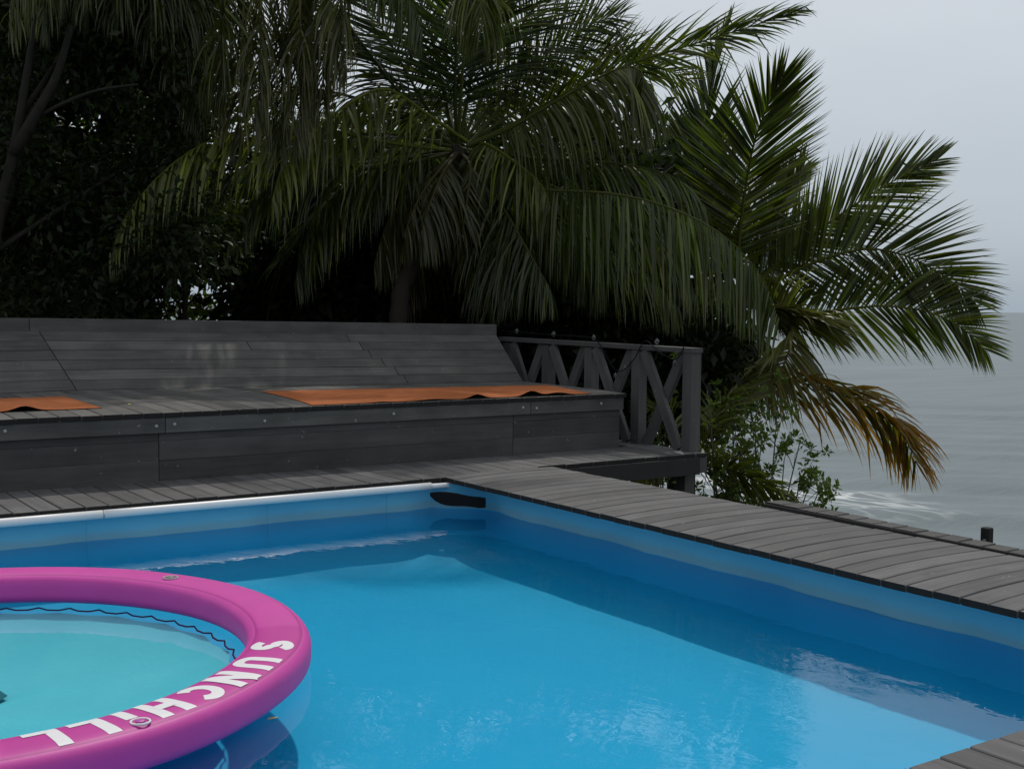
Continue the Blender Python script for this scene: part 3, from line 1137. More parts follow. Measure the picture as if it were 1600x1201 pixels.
bits = [(2.62, 10.43, .505, .05, .3, brown, 'curled brown leaf lying at the foot of the backrest beside the left mat'),
        (2.72, 8.98, .505, .03, 1.0, M['leaf_litter'], 'small yellow leaf on the bench planks beside the left mat'),
        (3.55, 10.0, .505, .03, 2.0, M['leaf_litter'], 'small yellow leaf on bare bench planks between the two mats')]
for x_, y_, z_, s_, rz, mt, lb in bits:
    leaf_thing('fallen_leaf', (x_, y_, z_), s_, mt, lb, 'leaf', rz=rz)

# ------------------------------------------------------------------ orange mats
def mat_thing(name, quad, bumps, label):
    """quad: front-left, front-right, back-right, back-left in plan"""
    nx, ny = 70, 14
    q = [np.array(p) for p in quad]
    rnd = np.random.default_rng(3)
    V = []
    for j in range(ny+1):
        for i in range(nx+1):
            u, w_ = i/nx, j/ny
            p = (q[0]*(1-u)+q[1]*u)*(1-w_)+(q[3]*(1-u)+q[2]*u)*w_
            z = .484+seat_prof(max(0, p[1]-8.405))+.004
            for bu, bw, bh in bumps:
                z += bh*math.exp(-((u-bu)/bw)**2)*max(0, 1-w_*2.0)**1.3
            z += .002*math.sin(u*60+w_*6)*(.3+.7*w_)*.6+.0012
            V.append((p[0]-q[0][0], p[1]-q[0][1], z-.484))
    n1 = len(V)
    idx = np.arange(n1).reshape(ny+1, nx+1)
    top = np.stack([idx[:-1, :-1], idx[:-1, 1:], idx[1:, 1:], idx[1:, :-1]], -1).reshape(-1, 4)
    V2 = [(a, b_, c_-.004) for a, b_, c_ in V]
    bot = top[:, ::-1]+n1
    edge = list(idx[0, :])+list(idx[1:, -1])+list(idx[-1, ::-1][1:])+list(idx[::-1, 0][1:-1])
    side = np.array([(edge[k], edge[k]+n1, edge[(k+1) % len(edge)]+n1, edge[(k+1) % len(edge)]) for k in range(len(edge))])
    midx = np.concatenate([np.zeros(len(top)), np.ones(len(bot)), np.ones(len(side))])
    me = mesh_np(name, np.array(V+V2), [np.concatenate([top, bot, side])], [M['orange'], M['mat_back']], midx=midx, smooth=True)
    o = link(name, me, loc=(q[0][0], q[0][1], .484))
    return tag(o, label, 'mat', 'orange mats on the bench')
mat_thing('lounging_mat', [(-.3, 8.80), (2.47, 8.80), (2.50, 9.95), (-.3, 10.0)], [(.81, .03, .035), (.5, .05, .03)], 'orange mat on bench planks, its corner short of the bend in the backrest')
mat_thing('lounging_mat', [(3.93, 8.44), (6.62, 8.46), (6.82, 9.40), (4.10, 9.82)], [(.22, .03, .006), (.40, .05, .010), (.555, .03, .035), (.76, .035, .045), (.86, .05, .022)], 'long orange mat with rippled front edge, reaching towards the railing')

# ------------------------------------------------------------------ palms
gz = lambda p, z: np.array([p[0], p[1], z])
def resample(ctrl, n):
    c = catmull(ctrl, 120)
    d = np.concatenate([[0], np.cumsum(np.linalg.norm(np.diff(c, axis=0), axis=1))])
    s = np.linspace(0, d[-1], n)
    return np.stack([np.interp(s, d, c[:, k]) for k in range(3)], 1), d[-1]

GREEN = np.array([.029, .045, .008]); OLIVE = np.array([.058, .068, .015]); LIME = np.array([.15, .17, .02])
STRAW = np.array([.20, .17, .07]); ORANGE = np.array([.36, .165, .03])

def frond_mesh(ctrl, Lmax=.9, n=75, twist=0., droop=.35, a0=68, a1=28, vee=14, s0=.14, c_in=GREEN, c_out=OLIVE, tipc=None, wid=.0145, seed=0, rach=.024, lopside=0.0, tidy=1.0, missing=.05):
    g = np.random.default_rng(seed)
    pts, tot = resample(ctrl, 60)
    org = pts[0].copy()
    Tn = np.gradient(pts, axis=0); Tn /= np.linalg.norm(Tn, axis=1)[:, None]
    sv = np.linspace(0, 1, 60)
    # leaflet bases
    s = np.concatenate([np.linspace(s0, 1, n)**.95]*2)
    side = np.concatenate([np.ones(n), -np.ones(n)])
    s = np.clip(s+g.normal(0, .0025, 2*n), s0*.9, 1)
    keep = g.random(2*n) > missing
    s, side = s[keep], side[keep]
    N_ = len(s)
    p = np.stack([np.interp(s, sv, pts[:, k]) for k in range(3)], 1)
    T = np.stack([np.interp(s, sv, Tn[:, k]) for k in range(3)], 1); T /= np.linalg.norm(T, axis=1)[:, None]
    Z = np.array([0, 0, 1.])
    Lh = np.cross(T, Z)
    ln = np.linalg.norm(Lh, axis=1)[:, None]
    Lh = np.where(ln > .08, Lh/np.maximum(ln, 1e-6), _r)
    # keep lateral direction continuous
    Nn = np.cross(Lh, T); Nn /= np.linalg.norm(Nn, axis=1)[:, None]
    tw = R(twist) if np.isscalar(twist) else np.interp(s, np.linspace(0, 1, len(twist)), np.radians(twist))
    tw = np.full(N_, tw) if np.isscalar(tw) else tw
    ct, st_ = np.cos(tw)[:, None], np.sin(tw)[:, None]
    Lr = ct*Lh+st_*Nn
    Nr = -st_*Lh+ct*Nn
    al = np.radians(a0+(a1-a0)*s**1.3+(g.normal(0, 6, N_)+4*np.sin(s*40+side))*tidy)
    ga = np.radians(vee+g.normal(0, 8, N_)*tidy)
    d = np.cos(al)[:, None]*T+np.sin(al)[:, None]*(np.cos(ga)[:, None]*Lr*side[:, None]+np.sin(ga)[:, None]*Nr)
    u = (s-s0)/(1-s0)
    prof = np.interp(u, [0, .12, .35, .6, .85, 1], [.55, .82, 1.0, .95, .66, .36])
    ell = Lmax*prof*g.uniform(.88, 1.06, N_)*(1+lopside*side)
    K = 6
    dro = droop*g.uniform(.7, 1.35, N_)
    kink = (g.random(N_) < .10*tidy**2)*g.uniform(.5, 1.4, N_)
    kpos = g.integers(1, 4, N_)
    wprof = np.array([.5, 1.0, .95, .72, .40, .03])
    cen = np.zeros((N_, K, 3)); dirs = np.zeros((N_, K, 3))
    q = p.copy(); dd = d.copy()
    for k in range(K):
        cen[:, k] = q; dirs[:, k] = dd
        q = q+dd*(ell/(K-1))[:, None]
        pull = dro*(.35+.30*k)+kink*(kpos == k)*1.2
        dd = dd+pull[:, None]*np.array([0, 0, -1.])+g.normal(0, .03*tidy, (N_, 3))
        dd /= np.linalg.norm(dd, axis=1)[:, None]
    W = T[:, None, :]-(T[:, None, :]*dirs).sum(-1, keepdims=True)*dirs
    W /= np.linalg.norm(W, axis=2, keepdims=True)+1e-6
    Mn = np.cross(dirs, W)
    rotj = g.normal(0, .7, N_)[:, None, None]
    W2 = np.cos(rotj)*W+np.sin(rotj)*Mn
    M2 = -np.sin(rotj)*W+np.cos(rotj)*Mn
    ww = (wid*g.uniform(.8, 1.15, N_)*(.55+.45*prof))[:, None, None]*wprof[None, :, None]
    up = np.sign((M2*Nr[:, None, :]).sum(-1, keepdims=True)); up[up == 0] = 1
    A = cen+W2*ww-M2*up*ww*.35
    B = cen
    Cc = cen-W2*ww-M2*up*ww*.35
    V = np.stack([A, B, Cc], 2).reshape(-1, 3)          # N,K,3
    base = (np.arange(N_)*K*3)[:, None, None]
    kk = (np.arange(K-1)*3)[None, :, None]
    f1 = np.array([0, 1, 4, 3]); f2 = np.array([1, 2, 5, 4])
    Fq = np.concatenate([(base+kk+f1).reshape(-1, 4), (base+kk+f2).reshape(-1, 4)])
    mixr = np.clip(g.normal(.4, .28, N_), 0, 1)[:, None, None]
    colr = c_in*(1-mixr)+c_out*mixr
    colr = np.repeat(colr, K, 1)*np.exp(g.normal(0, .35, N_))[:, None, None]
    if tipc is not None:
        tk = np.linspace(0, 1, K)[None, :, None]
        amt = np.clip(g.uniform(-.3, 1.0, N_)[:, None, None]*.9+tk*1.0-.55+.35*u[:, None, None], 0, 1)
        colr = colr*(1-amt)+tipc*amt
    else:
        dry = (g.random(N_) < .10)[:, None, None]*np.clip(np.linspace(-.8, 1, K), 0, 1)[None, :, None]
        colr = colr*(1-dry)+STRAW*dry
    tint = np.repeat(colr[:, :, None, :], 3, 2).reshape(-1, 3)
    # rachis
    rs = 6
    rp, rt = pts[::3], Tn[::3]
    m_ = len(rp)
    a = np.cross(rt, Z); al_ = np.linalg.norm(a, axis=1)[:, None]
    a = np.where(al_ > .08, a/np.maximum(al_, 1e-6), _r)
    b = np.cross(a, rt)
    rad = rach*np.linspace(1, .12, m_)**.9
    an = np.arange(rs)*2*np.pi/rs
    Vr = (rp[:, None, :]+rad[:, None, None]*(np.cos(an)[None, :, None]*a[:, None, :]+np.sin(an)[None, :, None]*b[:, None, :])).reshape(-1, 3)
    o = len(V)
    Fr = np.array([(o+i*rs+k, o+i*rs+(k+1) % rs, o+(i+1)*rs+(k+1) % rs, o+(i+1)*rs+k) for i in range(m_-1) for k in range(rs)])
    rc = .6*np.asarray(c_out)+.2*np.array([.06, .06, .02])
    V = np.concatenate([V, Vr])-org
    tint = np.concatenate([tint, np.tile(rc, (len(Vr), 1))])
    return mesh_np('frond', V, np.concatenate([Fq, Fr]), [M['frond'], M['rib']], tint=tint, midx=np.concatenate([np.zeros(len(Fq)), np.ones(len(Fr))]), smooth=False), org

_seed = [100]
def add_frond(tree, ctrl, label=None, **kw):
    _seed[0] += 1
    me, org = frond_mesh(ctrl, seed=_seed[0], **kw)
    o = link('frond', me, tree, loc=Vector(org)-tree.location)
    if label: o['label'] = label
    return o

def px(path):
    return [P(*q) for q in path]

def arch(base, az, el, length, bend=1.5, sag=0.0):
    """a frond path that starts at elevation el towards azimuth az (deg) and bends down"""
    p = np.array(base, float); pts = [p.copy()]
    e = R(el); n = 8
    a = R(az)
    for k in range(n):
        dirv = np.array([math.sin(a)*math.cos(e), math.cos(a)*math.cos(e), math.sin(e)])
        p = p+dirv*length/n
        pts.append(p.copy())
        e -= R(bend*10)*(.5+k/n)
        e = max(e, R(-86))
    return pts

def palm_trunk(tree, path, r0, r1):
    c, tot = resample(path, int(max(14, 0.09**-1*3)))
    c, tot = resample(path, 46)
    rad = [(r0+(r1-r0)*i/45)*(1+.05*math.sin(i*2.4)+(.09 if i % 2 else -.05)) for i in range(46)]
    mb = MB()
    mb.tube([p-np.array(tree.location) for p in c], rad, 12)
    return mb.build('trunk', M['trunk'], tree, smooth=True)

# ---- palm A : behind the bench, crown over the middle
DA = 14.0
crA = P(718, 232, DA)
baseA = gz(P(606, 560, 13.4), -1.5)
palmA = tag(empty('palm_tree', tuple(baseA)), 'coconut palm behind the bench with leaning trunk and huge arching fronds', 'palm tree')
palm_trunk(palmA, [baseA, P(622, 500, 13.5), P(640, 420, 13.65), P(668, 350, 13.8), P(695, 285, 13.95), crA], .105, .09)
HANG = dict(vee=-48, droop=.55, a0=66, a1=30, s0=.08)          # leaflets hang from the midrib
STIFF = dict(vee=6, droop=.05, a0=66, a1=22)
FA = [
 # left, over the bench
 dict(HANG, ctrl=[(731, 222, 14), (665, 177, 13.7), (600, 139, 13.3), (531, 172, 12.9), (490, 205, 12.7), (447, 252, 12.5), (424, 315, 12.4)], Lmax=.85, c_in=OLIVE*1.2, c_out=LIME, n=62, wid=.02),
 dict(HANG, ctrl=[(712, 236, 14), (600, 222, 13.4), (480, 198, 12.8), (370, 206, 12.4), (280, 248, 12.2), (205, 325, 12.1), (172, 395, 12.1)], Lmax=.95, c_in=OLIVE, c_out=LIME*.8, n=70, wid=.02),
 dict(HANG, ctrl=[(705, 240, 14), (600, 262, 13.6), (500, 262, 13.3), (410, 300, 13.1), (360, 370, 13.0)], Lmax=.9, c_in=GREEN*.8, c_out=OLIVE*.7, n=80),
 # right, long hanging one in front
 dict(ctrl=[(735, 240, 14), (800, 288, 13.6), (860, 297, 13.2), (960, 303, 12.7), (1050, 326, 12.3), (1130, 368, 12.0), (1190, 432, 11.9), (1218, 500, 11.9)], Lmax=1.25, vee=-60, droop=.6, a0=78, a1=36, n=125, c_in=GREEN*1.3, c_out=OLIVE*1.3, missing=.02, tidy=.5, wid=.0165),
 dict(HANG, ctrl=[(735, 237, 14), (830, 248, 13.6), (925, 252, 13.2), (1003, 262, 13.0), (1066, 284, 12.9), (1105, 325, 12.9)], Lmax=1.0, n=95),
 # right and up, tip towards the sky
 dict(ctrl=[(735, 225, 14), (800, 195, 14), (880, 148, 13.9), (984, 101, 13.8), (1081, 70, 13.8), (1175, 41, 13.9), (1246, 18, 14.0)], Lmax=.80, vee=0, droop=.10, a0=58, a1=10, twist=[20, 30, 45, 50], n=105, c_in=GREEN, c_out=LIME*.6),
 dict(ctrl=[(735, 228, 13.9), (800, 199, 13.6), (880, 152, 13.3), (960, 110, 13.0), (995, 106, 12.8), (1006, 130, 12.7), (992, 185, 12.7)], Lmax=1.15, vee=-60, droop=.55, n=120, a0=80, a1=42, c_in=OLIVE*.9, c_out=OLIVE*1.3, missing=.02, tidy=.5, wid=.0165),
 dict(STIFF, ctrl=[(730, 230, 14), (800, 150, 14.3), (880, 95, 14.6), (950, 75, 14.8), (1010, 90, 15.0)], Lmax=.85, twist=60, n=90, c_in=OLIVE, c_out=OLIVE*1.3),
 dict(STIFF, ctrl=[(730, 225, 14.1), (830, 160, 14.4), (920, 120, 14.8), (1010, 105, 15.0), (1080, 125, 15.2)], Lmax=.85, twist=55, n=90, c_in=OLIVE, c_out=OLIVE*1.2),
 # upright ones, leaflets spread across
 dict(STIFF, ctrl=[(714, 225, 14), (711, 150, 13.8), (713, 60, 13.5), (718, -40, 13.0), (725, -130, 12.4)], Lmax=1.15, n=100, a0=78, c_in=GREEN*.8, c_out=GREEN*1.2),
 dict(STIFF, ctrl=[(718, 225, 14), (735, 130, 14), (755, 30, 13.9), (790, -70, 13.6)], Lmax=1.2, twist=70, a0=76, n=95, c_in=GREEN*.9, c_out=OLIVE),
 dict(STIFF, ctrl=[(722, 222, 14), (765, 130, 14), (815, 40, 13.9), (890, -50, 13.8), (960, -100, 13.7)], Lmax=1.1, twist=62, n=95),
 dict(STIFF, ctrl=[(725, 222, 14), (780, 150, 14.2), (850, 85, 14.4), (920, 40, 14.5), (965, 25, 14.6)], Lmax=.95, twist=65, n=90, c_in=GREEN, c_out=OLIVE),
 dict(STIFF, ctrl=[(708, 222, 14), (690, 130, 14.1), (665, 30, 14.2), (630, -60, 14.3)], Lmax=1.15, twist=70, a0=74, n=95, c_in=GREEN*.8, c_out=GREEN*1.2),
 dict(STIFF, ctrl=[(702, 225, 14), (650, 140, 14.1), (600, 50, 14.2), (550, -30, 14.3)], Lmax=1.0, twist=62, n=90, c_in=GREEN*.8, c_out=OLIVE),
 dict(ctrl=[(700, 225, 14), (615, 134, 13.8), (575, 81, 13.6), (512, 0, 13.3), (450, -60, 13.1)], Lmax=1.0, vee=-20, droop=.15, twist=45, n=95, c_in=GREEN*.6, c_out=GREEN),
 dict(ctrl=[(716, 222, 14), (722, 120, 13.5), (730, 20, 13.0), (742, -25, 12.6), (750, -5, 12.3), (752, 40, 12.2)], Lmax=.95, vee=-50, droop=.8, n=85, s0=.5, c_in=OLIVE*1.1, c_out=OLIVE*1.6),
 # sagging old ones near the heart
 dict(HANG, ctrl=[(740, 226, 14), (762, 226, 13.7), (800, 250, 13.4), (845, 288, 13.2), (862, 330, 13.1)], Lmax=.85, n=65, c_in=OLIVE, c_out=LIME*.8),
 dict(HANG, ctrl=[(735, 245, 14), (770, 290, 13.8), (795, 350, 13.7), (805, 420, 13.7)], Lmax=.9, n=70, c_in=OLIVE*.8, c_out=STRAW*.4),
 dict(HANG, ctrl=[(712, 240, 13.9), (690, 262, 13.5), (655, 310, 13.3), (630, 370, 13.2)], Lmax=.8, n=70, c_in=OLIVE*.7, c_out=STRAW*.35),
 dict(HANG, ctrl=[(714, 240, 13.9), (690, 275, 13.3), (668, 330, 13.1), (655, 375, 13.1)], Lmax=.85, n=90, wid=.018, c_in=OLIVE*.5, c_out=STRAW*.3),
 dict(HANG, ctrl=[(722, 240, 13.9), (735, 262, 13.5), (730, 310, 13.3), (722, 370, 13.2)], Lmax=.8, n=70, c_in=OLIVE*.6, c_out=STRAW*.3),
 dict(HANG, ctrl=[(705, 245, 14), (660, 285, 13.8), (610, 340, 13.7), (585, 410, 13.7)], Lmax=.9, n=75, c_in=OLIVE*.6, c_out=STRAW*.3),
 dict(HANG, ctrl=[(700, 240, 14), (610, 255, 13.8), (530, 300, 13.6), (480, 370, 13.6), (460, 440, 13.6)], Lmax=.9, n=80, c_in=GREEN*.8, c_out=OLIVE*.7),
 dict(HANG, ctrl=[(740, 245, 14), (830, 300, 14.2), (900, 370, 14.3), (945, 450, 14.3)], Lmax=1.0, n=85, c_in=GREEN*.8, c_out=OLIVE*.9),
 dict(HANG, ctrl=[(738, 240, 14), (860, 290, 14.4), (980, 340, 14.6), (1060, 400, 14.7), (1090, 470, 14.7)], Lmax=1.05, n=95, c_in=GREEN*.8, c_out=OLIVE),
 dict(HANG, ctrl=[(738, 240, 14), (840, 320, 14.0), (930, 380, 13.8), (1010, 430, 13.6), (1060, 480, 13.5)], Lmax=1.0, n=95, c_in=GREEN*.9, c_out=OLIVE*1.1),
 dict(HANG, ctrl=[(738, 245, 14), (790, 330, 13.3), (830, 400, 12.95), (862, 455, 12.85)], Lmax=.95, n=85, c_in=GREEN*.8, c_out=OLIVE*.8),
 dict(HANG, ctrl=[(732, 248, 14), (765, 330, 13.5), (785, 400, 13.2), (800, 460, 13.1)], Lmax=.95, n=85, c_in=GREEN*.8, c_out=OLIVE*.7),
 dict(HANG, ctrl=[(725, 250, 14), (745, 320, 14.3), (760, 400, 14.4), (765, 480, 14.4)], Lmax=.95, n=70, c_in=OLIVE*.5, c_out=STRAW*.3),
 dict(HANG, ctrl=[(715, 245, 14.2), (660, 330, 14.5), (640, 400, 14.6), (610, 470, 14.6)], Lmax=.95, n=70, c_in=OLIVE*.5, c_out=STRAW*.3),
]
for kw in FA:
    kw = dict(kw); kw['ctrl'] = px(kw['ctrl'])
    add_frond(palmA, **kw)
for az, el, ln in ((20, 40, 4.2), (-60, 30, 4.2), (5, 15, 4.0), (-70, 10, 4.0), (45, 5, 3.8), (-30, -5, 3.8), (25, -15, 3.6), (70, -15, 3.6)):
    add_frond(palmA, arch(crA, az, el, ln, 1.35), Lmax=.95, vee=-20, droop=.3, n=75)

# ---- palm B : by the railing, over the water's edge
DB = 16.3
KB = DB/13.0            # its reflection in the pool puts it some 16 m away
crB = P(1160, 465, DB)
baseB = gz(P(1050, 760, 17.0), -7.2)
palmB = tag(empty('palm_tree', tuple(baseB)), 'young coconut palm beyond the railing, fronds spread against sky and sea', 'palm tree')
palm_trunk(palmB, [baseB, P(1055, 780, 17.0), P(1068, 680, 16.9), P(1098, 570, 16.7), P(1135, 505, 16.4), crB], .14, .12)
FB = [
 dict(ctrl=[(1150, 470, 13), (1118, 390, 13.1), (1101, 300, 13.2), (1102, 200, 13.2), (1115, 110, 13.2), (1135, 45, 13.2)], Lmax=.85, droop=.03, a0=46, a1=14, twist=8, n=90, c_in=GREEN*.85, c_out=GREEN*1.1, wid=.024),
 dict(ctrl=[(1158, 462, 13), (1154, 390, 12.85), (1164, 300, 12.6), (1178, 225, 12.3), (1200, 165, 12.0), (1222, 120, 11.8)], Lmax=1.0, droop=.02, a0=72, a1=16, twist=0, n=100, c_in=GREEN*.9, c_out=LIME*.55, wid=.022, vee=0),
 dict(ctrl=[(1168, 462, 13), (1215, 412, 13), (1290, 352, 12.9), (1380, 292, 12.9), (1462, 251, 12.9)], Lmax=.85, droop=.03, a0=55, a1=14, twist=86, vee=2, n=85, c_in=GREEN, c_out=LIME*.6, wid=.019),
 dict(ctrl=[(1168, 466, 13), (1196, 447, 12.9), (1275, 409, 12.7), (1337, 391, 12.6), (1381, 391, 12.5), (1431, 406, 12.5), (1484, 437, 12.5), (1522, 470, 12.5)], Lmax=.95, droop=.035, a0=66, a1=22, twist=86, vee=2, n=90, c_in=GREEN*.9, c_out=LIME*.5, wid=.020),
 dict(ctrl=[(1168, 475, 13), (1240, 490, 12.8), (1337, 481, 12.6), (1381, 478, 12.5), (1431, 483, 12.5), (1469, 494, 12.5), (1503, 512, 12.5), (1542, 548, 12.5)], Lmax=.78, droop=.06, a0=66, a1=22, twist=84, vee=2, n=95, c_in=GREEN, c_out=LIME*.7, wid=.019),
 dict(ctrl=[(1166, 475, 12.9), (1205, 485, 12.6), (1232, 500, 12.4), (1236, 535, 12.3), (1220, 580, 12.3), (1196, 620, 12.3)], Lmax=.80, droop=.20, a0=75, a1=40, twist=60, n=80, c_in=LIME*.7, c_out=STRAW*.75, wid=.019),
 dict(ctrl=[(1150, 490, 13), (1150, 560, 12.9), (1180, 588, 12.8), (1240, 595, 12.6), (1319, 617, 12.4), (1372, 645, 12.3), (1410, 680, 12.3), (1432, 722, 12.3)], Lmax=1.02, vee=-12, droop=.22, a0=62, a1=28, twist=32, n=95, s0=.2, c_in=LIME*.3, c_out=LIME*.55, tipc=ORANGE*.8, wid=.021),
 dict(ctrl=[(1166, 478, 12.8), (1205, 486, 12.5), (1240, 492, 12.3), (1275, 500, 12.2)], Lmax=.85, vee=-8, droop=.12, a0=26, a1=8, twist=50, n=60, s0=.3, c_in=LIME*.6, c_out=STRAW*.7, wid=.02),
 dict(HANG, ctrl=[(1150, 480, 12.9), (1125, 530, 12.8), (1105, 570, 12.8), (1098, 610, 12.8)], Lmax=.85, n=70, c_in=GREEN*.8, c_out=OLIVE*.8),
 dict(HANG, ctrl=[(1155, 480, 12.8), (1150, 530, 12.6), (1142, 560, 12.6), (1138, 590, 12.6)], Lmax=.85, n=70, c_in=GREEN*.8, c_out=OLIVE*.8),
 dict(HANG, ctrl=[(1160, 478, 13), (1190, 530, 13.3), (1200, 570, 13.5), (1195, 600, 13.6)], Lmax=.75, n=65, c_in=GREEN*.8, c_out=OLIVE),
 dict(HANG, ctrl=[(1155, 470, 13), (1090, 440, 13.4), (1030, 450, 13.7), (980, 500, 13.8)], Lmax=.9, n=75, c_in=GREEN*.8, c_out=OLIVE*.8),
 dict(STIFF, ctrl=[(1160, 465, 13), (1190, 400, 13.3), (1215, 340, 13.6), (1240, 300, 13.8)], Lmax=.8, twist=70, n=65, c_in=LIME*.5, c_out=LIME*.8),
 dict(STIFF, ctrl=[(1160, 465, 13), (1200, 420, 13.2), (1240, 390, 13.5), (1270, 375, 13.8)], Lmax=.8, twist=70, n=65, c_in=GREEN, c_out=LIME*.6),
 dict(STIFF, ctrl=[(1155, 465, 13), (1125, 400, 13.5), (1080, 340, 13.9), (1040, 300, 14.2)], Lmax=.95, twist=60, n=75, c_in=GREEN*.8, c_out=OLIVE),
 dict(HANG, ctrl=[(1160, 470, 13), (1130, 442, 13.1), (1100, 450, 13.2), (1078, 492, 13.2)], Lmax=.85, n=75, c_in=GREEN*.9, c_out=OLIVE),
 dict(HANG, ctrl=[(1163, 470, 13), (1185, 440, 12.8), (1215, 440, 12.7), (1242, 475, 12.6)], Lmax=.7, n=65, c_in=OLIVE, c_out=LIME*.6),
 dict(STIFF, ctrl=[(1160, 465, 13), (1142, 400, 13.2), (1132, 335, 13.4), (1145, 270, 13.5)], Lmax=.85, n=75, twist=60, c_in=GREEN*.9, c_out=LIME*.4),
 dict(STIFF, ctrl=[(1162, 465, 13), (1195, 385, 13.2), (1225, 315, 13.4), (1255, 262, 13.5)], Lmax=.8, n=75, twist=70, c_in=GREEN, c_out=LIME*.6),
 dict(STIFF, ctrl=[(1152, 465, 13), (1110, 380, 13.3), (1070, 290, 13.6), (1060, 200, 13.9)], Lmax=.95, twist=50, n=80, c_in=GREEN*.8, c_out=OLIVE),
]
lab = {6: 'sagging frond with orange, drying leaflet tips'}
for i, kw in enumerate(FB):
    kw = dict(kw); kw['ctrl'] = px([(a, b_, c_*KB) for a, b_, c_ in kw['ctrl']])
    kw['Lmax'] *= KB; kw['wid'] = kw.get('wid', .019)*1.1; kw['n'] = int(kw['n']*1.1); kw['rach'] = .03; kw['tidy'] = .35 if i not in (6, 7, 8, 9, 10, 11) else 1.0
    add_frond(palmB, label=lab.get(i), **kw)

# ---- small palm low behind the railing
baseS = gz(P(1050, 860, 14.2), -5.5)
crS = P(1065, 735, 14.0)
palmS = tag(empty('palm_tree', tuple(baseS)), 'low palm sprouting on the slope below the railing corner', 'palm tree')
palm_trunk(palmS, [baseS, P(1055, 800, 14.1), crS], .09, .07)
for ctrl, kw in (
    ([(1065, 735, 14), (1094, 727, 13.8), (1150, 736, 13.5), (1195, 758, 13.3), (1228, 782, 13.2)], dict(Lmax=.66, vee=-5, droop=.15, twist=50, n=75, c_in=LIME*.4, c_out=LIME*.7)),
    ([(1065, 735, 14), (1050, 690, 14), (1040, 650, 14), (1015, 640, 13.9)], dict(Lmax=.6, droop=.2, n=50, c_in=LIME*.4, c_out=LIME*.7)),
    ([(1060, 740, 14), (1030, 735, 14), (1000, 745, 13.9), (975, 770, 13.9)], dict(Lmax=.6, vee=-30, droop=.4, n=50, c_in=LIME*.4, c_out=LIME*.6)),
    ([(1068, 735, 14), (1100, 690, 14.1), (1120, 640, 14.3), (1150, 610, 14.4)], dict(Lmax=.6, droop=.25, n=50, c_in=LIME*.4, c_out=LIME*.6))):
    add_frond(palmS, px(ctrl), **kw)

# ---- palm C : crown above the left part of the bench, old fronds hang down
crC = P(455, -150, 12.6)
baseC = gz(P(500, 560, 15.4), -1.8)
palmC = tag(empty('palm_tree', tuple(baseC)), 'tall old palm left of the leaning one, dry fronds hanging down', 'palm tree')
palm_trunk(palmC, [baseC, P(500, 480, 15.4), P(495, 330, 15.0), P(480, 120, 14.0), crC], .13, .10)
FC = []
gC = np.random.default_rng(5)
for xx, yy, dd_ in ((535, 110, 12.0), (505, 170, 12.2), (470, 205, 12.1), (440, 230, 12.3), (405, 190, 12.1), (375, 220, 12.3), (345, 160, 12.2), (310, 190, 12.4), (270, 110, 12.2), (235, 50, 11.9), (180, 20, 11.7), (130, 5, 11.5), (70, 30, 11.4), (20, 40, 11.2)):
    sx = 455+(xx-455)*.75
    FC.append(dict({k_: v_ for k_, v_ in HANG.items() if k_ not in ('s0', 'vee', 'droop')}, vee=-60, droop=.9, ctrl=[(455, -150, 12.6), (sx, -110, 12.6+(dd_-12.6)*.5), (xx+(455-xx)*.08, (yy-150)*.5-30, dd_), (xx, yy-60, dd_), (xx+gC.uniform(-12, 12), yy, dd_)], Lmax=.85, n=75, s0=.3, c_in=OLIVE*gC.uniform(.5, 1), c_out=(OLIVE*1.1 if xx < 360 else STRAW*.55), wid=.0125))
FC.append(dict(HANG, ctrl=[(455, -150, 12.6), (520, -90, 12.4), (590, -50, 12.2), (640, 0, 12.1), (660, 50, 12.1)], Lmax=.8, n=75, c_in=GREEN, c_out=OLIVE))
for kw in FC:
    kw = dict(kw); kw['ctrl'] = px(kw['ctrl'])
    add_frond(palmC, **kw)
for az, el, ln in ((60, 60, 4.0), (0, 50, 4.0), (-60, 50, 4.0), (300, 60, 4.0), (110, 65, 4.0)):
    add_frond(palmC, arch(crC, az, el, ln, 1.1), Lmax=.9, vee=-15, droop=.2, n=75)

# ---- palm D : further back on the left, seen through the gaps
crD = P(395, 300, 17.5)
baseD = P(400, 620, 17.5); baseD[2] = -3.0
palmD = tag(empty('palm_tree', tuple(baseD)), 'background palm seen low between the trunks behind the bench', 'palm tree')
palm_trunk(palmD, [baseD, P(402, 480, 17.5), P(398, 380, 17.5), crD], .12, .1)
for az in range(0, 360, 30):
    add_frond(palmD, arch(crD, az+random.uniform(-10, 10), random.uniform(5, 65), 3.4, 1.5), Lmax=.75, droop=.4, n=50, c_in=GREEN, c_out=LIME*.6)

